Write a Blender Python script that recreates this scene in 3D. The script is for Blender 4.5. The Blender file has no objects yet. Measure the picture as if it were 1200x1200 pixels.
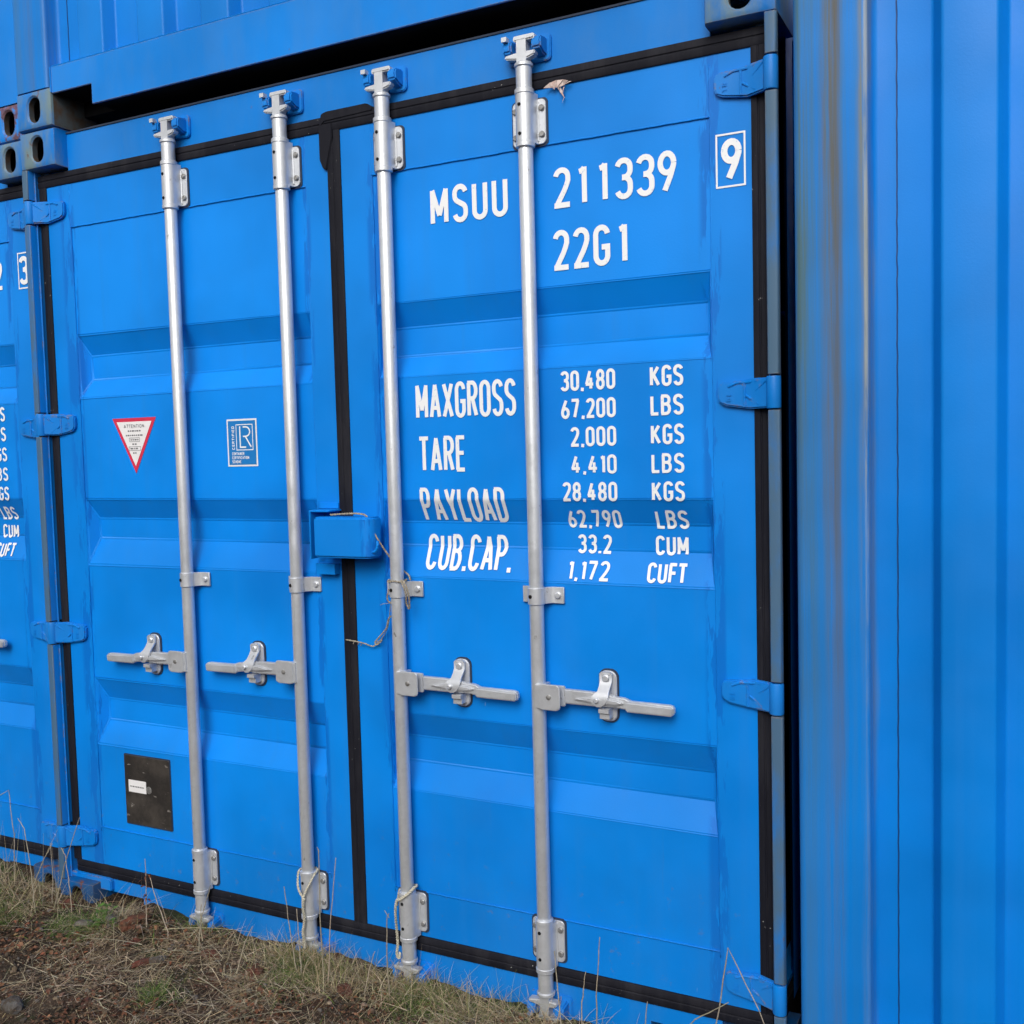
import bpy, bmesh, math, random
from mathutils import Vector, Matrix, noise
rnd = random.Random(7)
S = bpy.context.scene
COL = S.collection
PI = math.pi

# ---------------------------------------------------------------- camera
cd = bpy.data.cameras.new('camera'); cam = bpy.data.objects.new('camera', cd); COL.objects.link(cam)
cr = Vector((0.891824, 0.451663, -0.025513)); cu = Vector((-0.005145, 0.066521, 0.997772)); cf = Vector((-0.452354, 0.889705, -0.061648))
M4 = Matrix((cr, cu, -cf)).transposed().to_4x4(); M4.translation = Vector((2.9399, -2.3186, 1.5321))
cam.matrix_world = M4
cd.sensor_width = 36; cd.lens = 36.026; cd.clip_start = 0.05; cd.clip_end = 1000
S.camera = cam

# ---------------------------------------------------------------- light
SUN_EL, SUN_AZ = 37, 13           # degrees; azimuth: from straight in front of the doors towards the right
W = bpy.data.worlds.new('World'); S.world = W; W.use_nodes = True
nt = W.node_tree; bg = nt.nodes['Background']
sky = nt.nodes.new('ShaderNodeTexSky'); sky.sky_type = 'NISHITA'; sky.sun_disc = False
sky.sun_elevation = math.radians(SUN_EL); sky.air_density = 1.0; sky.dust_density = 4.0; sky.ozone_density = 1.0
hs = nt.nodes.new('ShaderNodeHueSaturation'); hs.inputs['Saturation'].default_value = 0.30
nt.links.new(sky.outputs[0], hs.inputs['Color']); nt.links.new(hs.outputs[0], bg.inputs['Color'])
bg.inputs['Strength'].default_value = 0.11
sd = bpy.data.lights.new('sun', 'SUN'); sun = bpy.data.objects.new('sun', sd); COL.objects.link(sun)
sd.energy = 1.1; sd.angle = math.radians(32); sd.color = (1.0, 0.98, 0.95)
to_sun = Vector((math.sin(math.radians(SUN_AZ))*math.cos(math.radians(SUN_EL)), -math.cos(math.radians(SUN_AZ))*math.cos(math.radians(SUN_EL)), math.sin(math.radians(SUN_EL))))
sun.rotation_euler = to_sun.to_track_quat('Z', 'Y').to_euler(); sun.location = (2, -4, 8)
sky.sun_rotation = math.atan2(to_sun.x, to_sun.y)
S.view_settings.view_transform = 'Standard'; S.view_settings.look = 'None'; S.view_settings.gamma = 1
S.view_settings.use_curve_mapping = False; S.view_settings.exposure = 0.34

# ---------------------------------------------------------------- materials
class NT:
    def __init__(s, name):
        s.m = bpy.data.materials.new(name); s.m.use_nodes = True; s.t = s.m.node_tree; s.b = s.t.nodes['Principled BSDF']
        s.tc = s.t.nodes.new('ShaderNodeTexCoord')
    def n(s, k): return s.t.nodes.new(k)
    def l(s, a, b): s.t.links.new(a, b)
    def mapping(s, scale=(1, 1, 1), loc=(0, 0, 0)):
        m = s.n('ShaderNodeMapping'); m.inputs['Scale'].default_value = scale; m.inputs['Location'].default_value = loc
        s.l(s.tc.outputs['Object'], m.inputs['Vector']); return m.outputs[0]
    def noise(s, scale, detail=4, rough=.55, vec=None, dist=0):
        q = s.n('ShaderNodeTexNoise'); q.inputs['Scale'].default_value = scale; q.inputs['Detail'].default_value = detail
        q.inputs['Roughness'].default_value = rough; q.inputs['Distortion'].default_value = dist
        s.l(vec if vec is not None else s.tc.outputs['Object'], q.inputs['Vector']); return q.outputs['Fac']
    def ramp(s, fac, a, b, lo=0.0, hi=1.0):
        q = s.n('ShaderNodeMapRange'); q.interpolation_type = 'SMOOTHSTEP'; q.inputs['From Min'].default_value = a; q.inputs['From Max'].default_value = b
        q.inputs['To Min'].default_value = lo; q.inputs['To Max'].default_value = hi; s.l(fac, q.inputs['Value']); return q.outputs[0]
    def math(s, op, a, b=None):
        q = s.n('ShaderNodeMath'); q.operation = op
        for i, v in enumerate((a, b)):
            if v is None: continue
            if isinstance(v, (int, float)): q.inputs[i].default_value = v
            else: s.l(v, q.inputs[i])
        return q.outputs[0]
    def mix(s, fac, a, b, mode='MIX'):
        q = s.n('ShaderNodeMix'); q.data_type = 'RGBA'; q.blend_type = mode
        if isinstance(fac, (int, float)): q.inputs[0].default_value = fac
        else: s.l(fac, q.inputs[0])
        for i, v in ((6, a), (7, b)):
            if isinstance(v, tuple): q.inputs[i].default_value = (*v, 1)
            else: s.l(v, q.inputs[i])
        return q.outputs[2]
    def xyz(s):
        q = s.n('ShaderNodeSeparateXYZ'); s.l(s.tc.outputs['Object'], q.inputs[0]); return q.outputs
    def bump(s, h, dist, strength=1.0, normal=None):
        q = s.n('ShaderNodeBump'); q.inputs['Distance'].default_value = dist; q.inputs['Strength'].default_value = strength
        s.l(h, q.inputs['Height'])
        if normal is not None: s.l(normal, q.inputs['Normal'])
        return q.outputs[0]
    def col(s, c):
        if isinstance(c, tuple): s.b.inputs['Base Color'].default_value = (*c, 1)
        else: s.l(c, s.b.inputs['Base Color'])
    def set(s, rough=None, metal=None, normal=None, spec=None):
        for k, v in (('Roughness', rough), ('Metallic', metal), ('Normal', normal), ('Specular IOR Level', spec)):
            if v is None: continue
            if isinstance(v, (int, float)): s.b.inputs[k].default_value = v
            else: s.l(v, s.b.inputs[k])

BLUE = (0.002, 0.236, 0.785)
BLUE_D = (0.002, 0.150, 0.57)
def paint(name, tint=1.0, gcol=(0.15, 0.225, 0.25), smudge=False, streak=0.0, edge=0.0, grime=0.0, glo=.36, rust=0.0, wavy=1.0, edge_worn=None, grime_band=None):
    """blue container enamel: mild tone drift, rain streaks, touch-up strokes, grime film, rust spots"""
    k = NT(name); X = k.xyz()
    c = k.mix(k.ramp(k.noise(2.2, 3), .3, .72), tuple(v*tint for v in BLUE), tuple(v*.78*tint for v in BLUE))
    drip = k.noise(1.0, 5, .6, k.mapping((26, 26, .55)))
    c = k.mix(k.ramp(drip, .50, .75, 0, .20), c, (0.022, 0.20, 0.60))
    if smudge:      # brushed touch-up paint along the welds
        d = None
        for x0, w in ((.148, .030), (.166, .016), (1.110, .016), (1.338, .022), (2.270, .024), (2.284, .014)):
            q = k.math('ABSOLUTE', k.math('SUBTRACT', X[0], x0)); q = k.ramp(q, w*.55, w*1.25, 1, 0)
            d = q if d is None else k.math('MAXIMUM', d, q)
        patch = k.ramp(k.noise(3.1, 4, .7, k.mapping((9, 9, 1.5), (3.1, 0, 1.7))), .47, .53)
        c = k.mix(k.math('MULTIPLY', k.math('MULTIPLY', d, patch), .95), c, BLUE_D)
        mist = k.ramp(k.noise(1.7, 3, .5, k.mapping((1, 1, .6), (8, 0, 3))), .55, .72, 0, .36)
        c = k.mix(mist, c, BLUE_D)
        mud = k.math('MULTIPLY', k.ramp(X[2], .62, .12), k.ramp(k.noise(38, 5, .7, k.mapping((1, 1, 1), (7, 1, 2))), .60, .76))
        c = k.mix(k.math('MULTIPLY', mud, .5), c, (.16, .15, .12))
        film = k.math('MULTIPLY', k.ramp(X[2], .9, .15), k.ramp(k.noise(3.3, 5, .6, k.mapping((1.6, 1, .8), (2, 5, 8))), .40, .70))
        c = k.mix(k.math('MULTIPLY', film, .22), c, (.03, .14, .40))  # thin dirt tone that also puts the lower door's shade into the colour
        run = k.math('MULTIPLY', k.ramp(k.noise(1.0, 6, .75, k.mapping((46, 46, 1.1), (9, 0, 4))), .60, .74), k.ramp(k.noise(1.3, 3, .5, k.mapping((1, 1, 1), (0, 3, 6))), .48, .66))
        c = k.mix(k.math('MULTIPLY', run, .30), c, (.045, .17, .42))
        # scuffs: a few pale scratches
        sc = k.math('MULTIPLY', k.ramp(k.noise(60, 2, .5, k.mapping((1, 1, .22), (1, 0, 9))), .76, .80), k.ramp(k.noise(4.0, 2), .60, .68))
        c = k.mix(k.math('MULTIPLY', sc, .5), c, (.30, .48, .75))
    if grime > 0:
        g = k.ramp(k.noise(5.0, 6, .65, k.mapping((2, 2, .7))), glo, glo+.32, 0, min(grime, 1))
        c = k.mix(g, c, gcol)
    if grime_band:  # long run-down stains on a post, local x centre and width
        for x0, w, amt, colr, zs in grime_band:
            wob = k.math('MULTIPLY', k.math('SUBTRACT', k.noise(1.6, 3), .5), .05)
            q = k.math('ABSOLUTE', k.math('ADD', k.math('SUBTRACT', X[0], x0), wob))
            q = k.ramp(q, w*.15, w, 1, 0)
            st = k.ramp(k.noise(1.0, 6, .75, k.mapping((44, 44, zs), (x0*9, 0, 0))), .34, .60)
            up = k.ramp(X[2], .3, 2.35, .28, 1)
            c = k.mix(k.math('MULTIPLY', k.math('MULTIPLY', k.math('MULTIPLY', q, st), up), amt), c, colr)
    if edge_worn is not None:
        q = k.math('ABSOLUTE', k.math('SUBTRACT', X[0], edge_worn)); q = k.ramp(q, .0015, .0055, 1, 0)
        st = k.math('MULTIPLY', k.ramp(k.noise(1.0, 5, .7, k.mapping((70, 70, 4.2))), .34, .60), k.ramp(X[2], .7, 2.0, .08, 1))
        c = k.mix(k.math('MULTIPLY', k.math('MULTIPLY', q, st), .7), c, (.40, .42, .38))
    r = k.ramp(k.noise(7, 5), .3, .8, .36, .50)
    if rust > 0:
        rm = k.ramp(k.noise(17, 6, .68, k.mapping((1, 1, .8), (2, 4, 1))), .70-.16*rust, .78-.16*rust)
        rc = k.mix(k.ramp(k.noise(80, 3), .35, .7), (.105, .034, .014), (.22, .085, .04))
        c = k.mix(k.math('MULTIPLY', rm, .85), c, rc)
        r = k.math('MAXIMUM', r, k.math('MULTIPLY', rm, .85))
    if edge > 0:
        bv = k.n('ShaderNodeBevel'); bv.samples = 4; bv.inputs['Radius'].default_value = .006
        ge = k.n('ShaderNodeNewGeometry'); dt = k.n('ShaderNodeVectorMath'); dt.operation = 'DOT_PRODUCT'
        k.l(bv.outputs[0], dt.inputs[0]); k.l(ge.outputs['True Normal'], dt.inputs[1])
        em = k.math('MULTIPLY', k.ramp(dt.outputs['Value'], .97, .86, 0, 1), k.ramp(k.noise(24, 5, .7), .60-.35*edge, .72-.30*edge))
        c = k.mix(k.math('MULTIPLY', em, .85), c, k.mix(k.ramp(k.noise(60, 3), .35, .65), (.15, .10, .065), (.24, .20, .15)))
        r = k.math('MAXIMUM', r, k.math('MULTIPLY', em, .8))
    k.col(c)
    h1 = k.noise(1.9, 2, .5, k.mapping((1, 1, .8)))
    n1 = k.bump(h1, .022*wavy, 1)
    h2 = k.noise(240, 3, .6); n2 = k.bump(h2, .0006, .35, n1)
    k.set(rough=r, normal=n2, spec=.22)
    return k.m

M = {}
M['door'] = paint('door_paint', 1.05, smudge=True)
M['doorframe'] = paint('door_frame_shaded_paint', .97, smudge=True)  # same enamel as the door sheets; the frame's shading is in the tint
M['blue'] = paint('blue_paint', .90, rust=.12)
M['frame'] = paint('frame_paint', .90, grime=.10, rust=.18, wavy=.6, edge=.25)
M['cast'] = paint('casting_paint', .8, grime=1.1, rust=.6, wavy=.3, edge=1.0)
M['castlow'] = paint('low_casting_shaded_paint', .42, (.05, .06, .065), grime=.6, rust=.7, wavy=.3, edge=.5)  # bottom castings: shade put into the dark tint, besides grime and rust
M['castrust'] = paint('rusty_casting_paint', grime=.5, rust=1.5, wavy=.3, edge=1.1)
M['post'] = paint('post_paint', .78, (.085, .13, .14), grime=.8, glo=.22, rust=.2, wavy=.3, edge=.55)
M['keeper'] = paint('keeper_paint', .95, grime=.08, rust=.15, wavy=.2, edge=.2)
M['hinge'] = paint('hinge_paint', .92, grime=.10, rust=.12, wavy=.2, edge=.2)
M['rail'] = paint('rail_paint', .97, rust=.16, grime=.10, wavy=.5, edge=.8)
M['endpost'] = paint('end_post_paint', .88, rust=.05, wavy=.4, edge_worn=.1475,
    grime_band=[(.008, .060, 1.0, (.085, .135, .105), .7), (.055, .14, .5, (.06, .15, .19), .5), (.080, .032, .9, (.12, .118, .085), 1.0), (.090, .016, .6, (.10, .085, .06), .8), (.146, .018, .9, (.18, .19, .14), .9)])
M['endwall'] = paint('end_wall_paint', .90, wavy=.8)

def simple(name, c, rough=.5, metal=0, spec=.5, var=.15, scale=40, bump=0, c2=None, lo=.35, hi=.7):
    k = NT(name)
    k.col(k.mix(k.ramp(k.noise(scale, 5, .6), lo, hi), c, c2 if c2 else tuple(v*(1-var) for v in c)))
    k.set(rough=rough, metal=metal, spec=spec)
    if bump: k.set(normal=k.bump(k.noise(scale*2, 4), bump, .6))
    return k.m
M['white'] = simple('white_lettering', (.80, .81, .82), .45, c2=(.50, .60, .74), scale=120, lo=.60, hi=.72)
M['holewall'] = simple('casting_hole_wall', (.07, .085, .095), .8, c2=(.075, .05, .035), scale=30, spec=.2)
M['seam'] = simple('dark_seam', (.004, .045, .17), .5)
M['dark'] = simple('dark_inside', (.012, .012, .014), .9, spec=.1)
M['cavity'] = simple('casting_inside', (.03, .026, .024), .9, spec=.15, c2=(.05, .028, .018))
def rubber(name, dusty):
    k = NT(name)
    X = k.xyz()
    d = k.ramp(k.noise(6, 6, .7, k.mapping((3, 3, .5))), .42, .72, 0, dusty)
    c = k.mix(d, (.0085, .009, .0145), (.022, .022, .028))
    sp = k.math('MULTIPLY', k.ramp(k.noise(110, 3), .70, .75), k.ramp(k.noise(5, 2), .52, .64))
    c = k.mix(sp, c, (.45, .45, .43))
    k.col(c); k.set(rough=.7, spec=.16, normal=k.bump(k.noise(60, 3), .001, .5)); return k.m
M['rubber'] = rubber('black_rubber', .85)
def galv(name, base, rough, speck):
    k = NT(name)
    v = k.n('ShaderNodeTexVoronoi'); v.inputs['Scale'].default_value = 95; k.l(k.tc.outputs['Object'], v.inputs['Vector'])
    sp = k.n('ShaderNodeSeparateColor'); k.l(v.outputs['Color'], sp.inputs[0])
    c = k.mix(k.math('MULTIPLY', sp.outputs[0], .35), base, tuple(q*.80 for q in base))
    bl = k.ramp(k.noise(11, 6, .65, k.mapping((1, 1, .5))), .42, .70)
    c = k.mix(k.math('MULTIPLY', bl, .5), c, tuple(min(1, q*1.12) for q in base))
    dm = k.math('MULTIPLY', k.ramp(k.noise(42, 5, .7, k.mapping((1, 1, .5), (4, 0, 0))), .64, .72), speck)
    c = k.mix(dm, c, (.20, .19, .18))
    k.col(c); k.set(rough=k.ramp(k.noise(20, 5), .3, .75, rough-.07, rough+.12), metal=.52, normal=k.bump(k.noise(150, 4), .0008, .5)); return k.m
M['zinc'] = galv('galvanised_tube', (.66, .685, .72), .36, .8)
M['cast_zinc'] = galv('galvanised_casting', (.62, .64, .67), .40, .7)
M['bolt'] = simple('steel_bolt', (.33, .33, .32), .5, metal=.6, c2=(.2, .19, .18), scale=120)
M['gap'] = simple('dark_sealant', (.02, .035, .07), .7)
M['red'] = simple('sticker_red', (.62, .03, .075), .4, var=.1)
M['paper'] = simple('sticker_white', (.80, .79, .79), .4, var=.05)
M['ink'] = simple('sticker_ink', (.16, .16, .17), .5)
M['lrblue'] = simple('sticker_blue', (.012, .19, .53), .35, var=.08)
def plate_mat():
    k = NT('dark_plate')
    c = k.mix(k.ramp(k.noise(9, 6, .7), .4, .65), (.040, .036, .034), (.085, .075, .066))
    sp = k.ramp(k.noise(75, 4, .6, k.mapping((.4, 1, 1))), .64, .70)
    c = k.mix(k.math('MULTIPLY', sp, .75), c, (.40, .37, .34))
    k.col(c); k.set(rough=.42, metal=.4, normal=k.bump(k.noise(20, 4), .002, .6)); return k.m
M['plate'] = plate_mat()
M['twine'] = simple('hemp_twine', (.42, .37, .29), .9, c2=(.22, .19, .14), scale=160, spec=.1)
M['rope'] = simple('pale_rope', (.60, .57, .47), .9, c2=(.42, .39, .29), scale=160, spec=.1)
M['shred'] = simple('pale_scrap', (.62, .52, .48), .8, c2=(.45, .30, .26), scale=60)
def attr_mat(name, rough=.85, spec=.15, trans=0):
    k = NT(name); a = k.n('ShaderNodeVertexColor'); a.layer_name = 'Col'
    c = k.mix(k.ramp(k.noise(120, 3), .3, .7, 0, .35), a.outputs['Color'], (.05, .04, .03), 'MIX')
    if trans:
        c = k.mix(k.ramp(k.noise(45, 6, .7), .40, .62, 0, .8), c, (.075, .055, .038)); k.set(normal=k.bump(k.noise(160, 5, .7), .006, .9))
    k.col(c); k.set(rough=rough, spec=spec); return k.m
M['blade'] = attr_mat('grass_blades', .7, .2)
M['stone'] = attr_mat('stones', .95, .08, .5)
def soil():
    k = NT('soil')
    c = k.mix(k.ramp(k.noise(9, 6, .6), .35, .65), (.078, .054, .038), (.030, .023, .018))
    c = k.mix(k.ramp(k.noise(6.5, 6, .7, k.mapping((1, 1, 1), (5, 2, 0))), .50, .66, 0, .75), c, (.13, .058, .036))
    c = k.mix(k.ramp(k.noise(7, 5, .6, k.mapping((1, 1, 1), (1, 7, 0))), .54, .66, 0, .75), c, (.040, .055, .018))
    c = k.mix(k.ramp(k.noise(170, 3, .7), .52, .75, 0, .8), c, (.24, .19, .13))
    k.col(c); k.set(rough=.95, spec=.08)
    k.set(normal=k.bump(k.noise(90, 6, .7), .012, .9)); return k.m
M['soil'] = soil()

# ---------------------------------------------------------------- mesh builder
class MB:
    def __init__(s): s.bm = bmesh.new(); s.mats = []; s.cur = 0
    def mat(s, key):
        m = M[key]
        if m not in s.mats: s.mats.append(m)
        s.cur = s.mats.index(m); return s
    def face(s, vs, smooth=False):
        try: f = s.bm.faces.new(vs)
        except ValueError: return None
        f.material_index = s.cur; f.smooth = smooth; return f
    def poly(s, pts):
        return s.face([s.bm.verts.new(p) for p in pts])
    def box(s, x0, x1, y0, y1, z0, z1, bevel=0, seg=2):
        v = [s.bm.verts.new((x, y, z)) for x in (x0, x1) for y in (y0, y1) for z in (z0, z1)]
        fs = [s.face([v[i] for i in q]) for q in ((0, 1, 3, 2), (4, 6, 7, 5), (0, 4, 5, 1), (2, 3, 7, 6), (0, 2, 6, 4), (1, 5, 7, 3))]
        if bevel: s._bev(fs, bevel, seg)
        return s
    def _bev(s, fs, w, seg, ang=.4):
        es = {e for f in fs for e in f.edges if len(e.link_faces) == 2 and e.calc_face_angle(0) > ang}
        r = bmesh.ops.bevel(s.bm, geom=list(es), offset=w, segments=seg, affect='EDGES', clamp_overlap=True)
        for f in r['faces']: f.smooth = True; f.material_index = s.cur
    def prism(s, pts, axis, a, b, bevel=0, seg=2, smooth=False):
        """outline of 2-D points pushed from a to b along axis ('x': pts are (y,z); 'y': (x,z); 'z': (x,y))"""
        f3 = {'x': lambda p, t: (t, p[0], p[1]), 'y': lambda p, t: (p[0], t, p[1]), 'z': lambda p, t: (p[0], p[1], t)}[axis]
        A = [s.bm.verts.new(f3(p, a)) for p in pts]; B = [s.bm.verts.new(f3(p, b)) for p in pts]; n = len(pts)
        fs = [s.face(A[::-1]), s.face(B)] + [s.face((A[i], A[(i+1) % n], B[(i+1) % n], B[i]), smooth) for i in range(n)]
        fs = [f for f in fs if f]
        bmesh.ops.recalc_face_normals(s.bm, faces=fs)
        if bevel: s._bev(fs, bevel, seg)
        return s
    def lathe(s, x, y, prof, seg=20, axis='z'):
        """prof: (r, t) pairs along the axis through (x, y)"""
        def P(r, t, a):
            c, q = r*math.cos(a), r*math.sin(a)
            if axis == 'z': return (x+c, y+q, t)
            if axis == 'y': return (x+c, t, y+q)
            return (t, x+c, y+q)
        rings = [[s.bm.verts.new(P(r, t, 2*PI*i/seg)) for i in range(seg)] for r, t in prof]
        fs = []
        for R0, R1 in zip(rings, rings[1:]):
            for i in range(seg): fs.append(s.face((R0[i], R0[(i+1) % seg], R1[(i+1) % seg], R1[i]), True))
        fs.append(s.face(rings[0][::-1])); fs.append(s.face(rings[-1]))
        bmesh.ops.recalc_face_normals(s.bm, faces=[f for f in fs if f]); return s
    def tube(s, pts, r, seg=8, taper=None, smooth=True):
        pts = [Vector(p) for p in pts]; rings = []; up = Vector((.13, .31, .94))
        for i, p in enumerate(pts):
            t = (pts[min(i+1, len(pts)-1)]-pts[max(i-1, 0)]).normalized()
            a = t.cross(up)
            if a.length < .05: a = t.cross(Vector((1, 0, 0)))
            a.normalize(); b = t.cross(a); rr = r*(taper(i/(len(pts)-1)) if taper else 1)
            rings.append([s.bm.verts.new(p+a*math.cos(2*PI*j/seg)*rr+b*math.sin(2*PI*j/seg)*rr) for j in range(seg)])
        fs = []
        for R0, R1 in zip(rings, rings[1:]):
            for i in range(seg): fs.append(s.face((R0[i], R0[(i+1) % seg], R1[(i+1) % seg], R1[i]), smooth))
        fs += [s.face(rings[0][::-1]), s.face(rings[-1])]
        bmesh.ops.recalc_face_normals(s.bm, faces=[f for f in fs if f]); return s
    def bolt(s, x, y, z, r=.009, h=.006, key='bolt'):
        """hex-ish rivet head facing the viewer side (-y), seated on plane y"""
        c = s.cur; s.mat(key); s.lathe(x, z, [(r, y+.001), (r, y-h*.7), (r*.75, y-h)], 10, 'y'); s.cur = c; return s
    def build(s, name, parent=None, label=None, sharp=True):
        me = bpy.data.meshes.new(name); s.bm.normal_update(); s.bm.to_mesh(me); s.bm.free()
        if sharp and len(me.polygons) < 60000: me.set_sharp_from_angle(angle=math.radians(38))
        for m in s.mats: me.materials.append(m)
        o = bpy.data.objects.new(name, me); COL.objects.link(o)
        if parent is not None: o.parent = parent
        if label: o['label'] = label
        return o

def tag(o, label=None, cat=None, group=None, kind=None):
    for k, v in (('label', label), ('category', cat), ('group', group), ('kind', kind)):
        if v: o[k] = v
    return o
def empty(name, loc):
    o = bpy.data.objects.new(name, None); COL.objects.link(o); o.location = loc; o.empty_display_size = .2; return o
def copy_tree(o, parent=None, skip=()):
    c = o.copy(); COL.objects.link(c)
    if parent is not None: c.parent = parent
    for ch in [q for q in bpy.data.objects if q.parent is o]:
        if ch.name.split('.')[0] not in skip: copy_tree(ch, c, skip)
    return c
def rrect(x0, x1, z0, z1, r, n=5):
    out = []
    for cx, cz, a0 in ((x1-r, z1-r, 0), (x0+r, z1-r, 90), (x0+r, z0+r, 180), (x1-r, z0+r, 270)):
        for i in range(n+1):
            a = math.radians(a0+90*i/n); out.append((cx+r*math.cos(a), cz+r*math.sin(a)))
    return out

# ---------------------------------------------------------------- door sheet: outer plane with three pressed recesses
DY = 0.045                                        # plane of the door frames
PY = 0.048                                        # outer plane of the door sheets
RY = 0.082                                        # bottom of the recesses
REC = [(1.932, 1.868, 1.791, 1.735), (1.400, 1.337, 1.272, 1.192), (.806, .735, .664, .592)]
def sheet_y(z):
    for a, b, c, d in REC:
        if d <= z <= a:
            if z > b: return PY+(RY-PY)*(a-z)/(a-b)
            if z < c: return PY+(RY-PY)*(z-d)/(c-d)
            return RY
    return PY

# ---------------------------------------------------------------- stencil-style lettering made of even strokes
def arc(cx, cy, rx, ry, a0, a1, n=10):
    return [(cx+rx*math.cos(math.radians(a0+(a1-a0)*i/n)), cy+ry*math.sin(math.radians(a0+(a1-a0)*i/n))) for i in range(n+1)]
w = .40; h = w/2
G = {  # width, strokes (centre lines, box 0..width by 0..1, stroke half-width is inset by the caller)
 'I': (.0, [[(0, 0), (0, 1)]]),
 '1': (.14, [[(.14, 0), (.14, 1)], [(.14, .97), (.06, .90), (-.02, .88)]]),
 '2': (w, [arc(h, 1-h, h, h, 170, 0)+[(w, .70), (w-.05, .56), (w-.13, .40), (.02, .0)], [(-.055, 0), (w+.05, 0)]]),
 '3': (w, [arc(h, 1-h, h, h, 165, 0, 8)+arc(h, .73, h, .20, 0, -75, 5)+[(h*.75, .53)], [(h*.75, .53)]+arc(h, .32, h, .21, 75, 0, 5)+arc(h, h, h, h, 0, -165, 8)]),
 '4': (w+.04, [[(w*.72, 0), (w*.72, .62)], [(w*.60, 1), (0, .25)], [(-.05, .25), (w+.06, .25)]]),
 '6': (w, [arc(h, h+.06, h, h+.06, 0, 360, 20), [(.015, .36), (.10, .62), (.27, 1)]]),
 '7': (w, [[(-.05, 1), (w+.03, 1)], [(w-.02, 1), (w*.35, 0)]]),
 '8': (w, [arc(h, .755, h*.9, .245, 0, 360, 18), arc(h, .265, h, .265, 0, 360, 18)]),
 '9': (w, [arc(h, 1-h-.06, h, h+.06, 0, 360, 20), [(w-.015, .64), (w-.10, .38), (w-.27, 0)]]),
 '0': (w, [arc(h, 1-h, h, h, 0, 180, 10)+arc(h, h, h, h, 180, 360, 10)+[(w, 1-h)]]),
 ',': (.02, [[(.03, .07), (0, -.13)]]),
 '.': (.02, [[(.01, -.065), (.01, .075)]]),
 'M': (.52, [[(0, 0), (0, 1)], [(.0, 1), (.26, .22)], [(.26, .22), (.52, 1)], [(.52, 1), (.52, 0)]]),
 'S': (w, [arc(h, 1-h, h, h, 10, 180, 9)+arc(h, .74, h, .20, 190, 235, 3)+arc(h, .28, h, .21, 50, 0, 3)+arc(h, h, h, h, 0, -170, 9)]),
 'U': (w, [[(0, 1)]+arc(h, h, h, h, 180, 360, 12)+[(w, 1)]]),
 'G': (w, [arc(h, 1-h, h, h, 5, 180, 9)+arc(h, h, h, h, 180, 360, 9)+[(w, .45), (h, .45)]]),
 'A': (.46, [[(0, 0), (.23, 1)], [(.23, 1), (.46, 0)], [(.08, .28), (.38, .28)]]),
 'X': (.44, [[(0, 0), (.44, 1)], [(.0, 1), (.44, 0)]]),
 'R': (w, [[(0, 0), (0, 1)], [(-.06, 1), (h*.6, 1)]+arc(h, .76, h, .24, 90, -90, 9)+[(0, .52)], [(h, .52), (w, 0)]]),
 'P': (w, [[(0, 0), (0, 1)], [(-.06, 1), (h*.6, 1)]+arc(h, .73, h, .27, 90, -90, 9)+[(0, .46)]]),
 'B': (w, [[(0, 0), (0, 1)], [(-.06, 1), (h*.6, 1)]+arc(h, .77, h*.9, .23, 90, -90, 8)+[(0, .54)], [(h*.8, .54)]+arc(h, .27, h, .27, 90, -90, 8)+[(-.06, 0)]]),
 'D': (w, [[(0, 0), (0, 1)], [(-.06, 1), (h*.6, 1)]+arc(h*.9, 1-h, w-h*.9, h, 90, 0, 6)+arc(h*.9, h, w-h*.9, h, 0, -90, 6)+[(-.06, 0)]]),
 'O': (w+.02, [arc(h+.01, 1-h, h+.01, h, 0, 180, 10)+arc(h+.01, h, h+.01, h, 180, 360, 10)+[(w+.02, 1-h)]]),
 'C': (w, [arc(h, 1-h, h, h, 5, 180, 9)+arc(h, h, h, h, 180, 355, 9)]),
 'T': (.36, [[(.18, 0), (.18, 1)], [(-.07, 1), (.43, 1)]]),
 'E': (.32, [[(0, 1), (0, 0)], [(-.06, 1), (.38, 1)], [(-.06, 0), (.38, 0)], [(0, .52), (.34, .52)]]),
 'F': (.32, [[(-.06, 1), (.38, 1)], [(0, 1), (0, 0)], [(0, .52), (.34, .52)]]),
 'L': (.30, [[(0, 1), (0, 0)], [(-.06, 0), (.36, 0)]]),
 'Y': (.46, [[(0, 1), (.23, .45), (.23, 0)], [(.46, 1), (.23, .45)]]),
 'K': (.42, [[(0, 0), (0, 1)], [(.40, 1), (.03, .42)], [(.13, .56), (.43, 0)]]),
 'H': (.42, [[(0, 0), (0, 1)], [(.42, 0), (.42, 1)], [(0, .5), (.42, .5)]]),
 'N': (.42, [[(0, 0), (0, 1)], [(0, 1), (.42, 0)], [(.42, 0), (.42, 1)]]),
}
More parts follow.
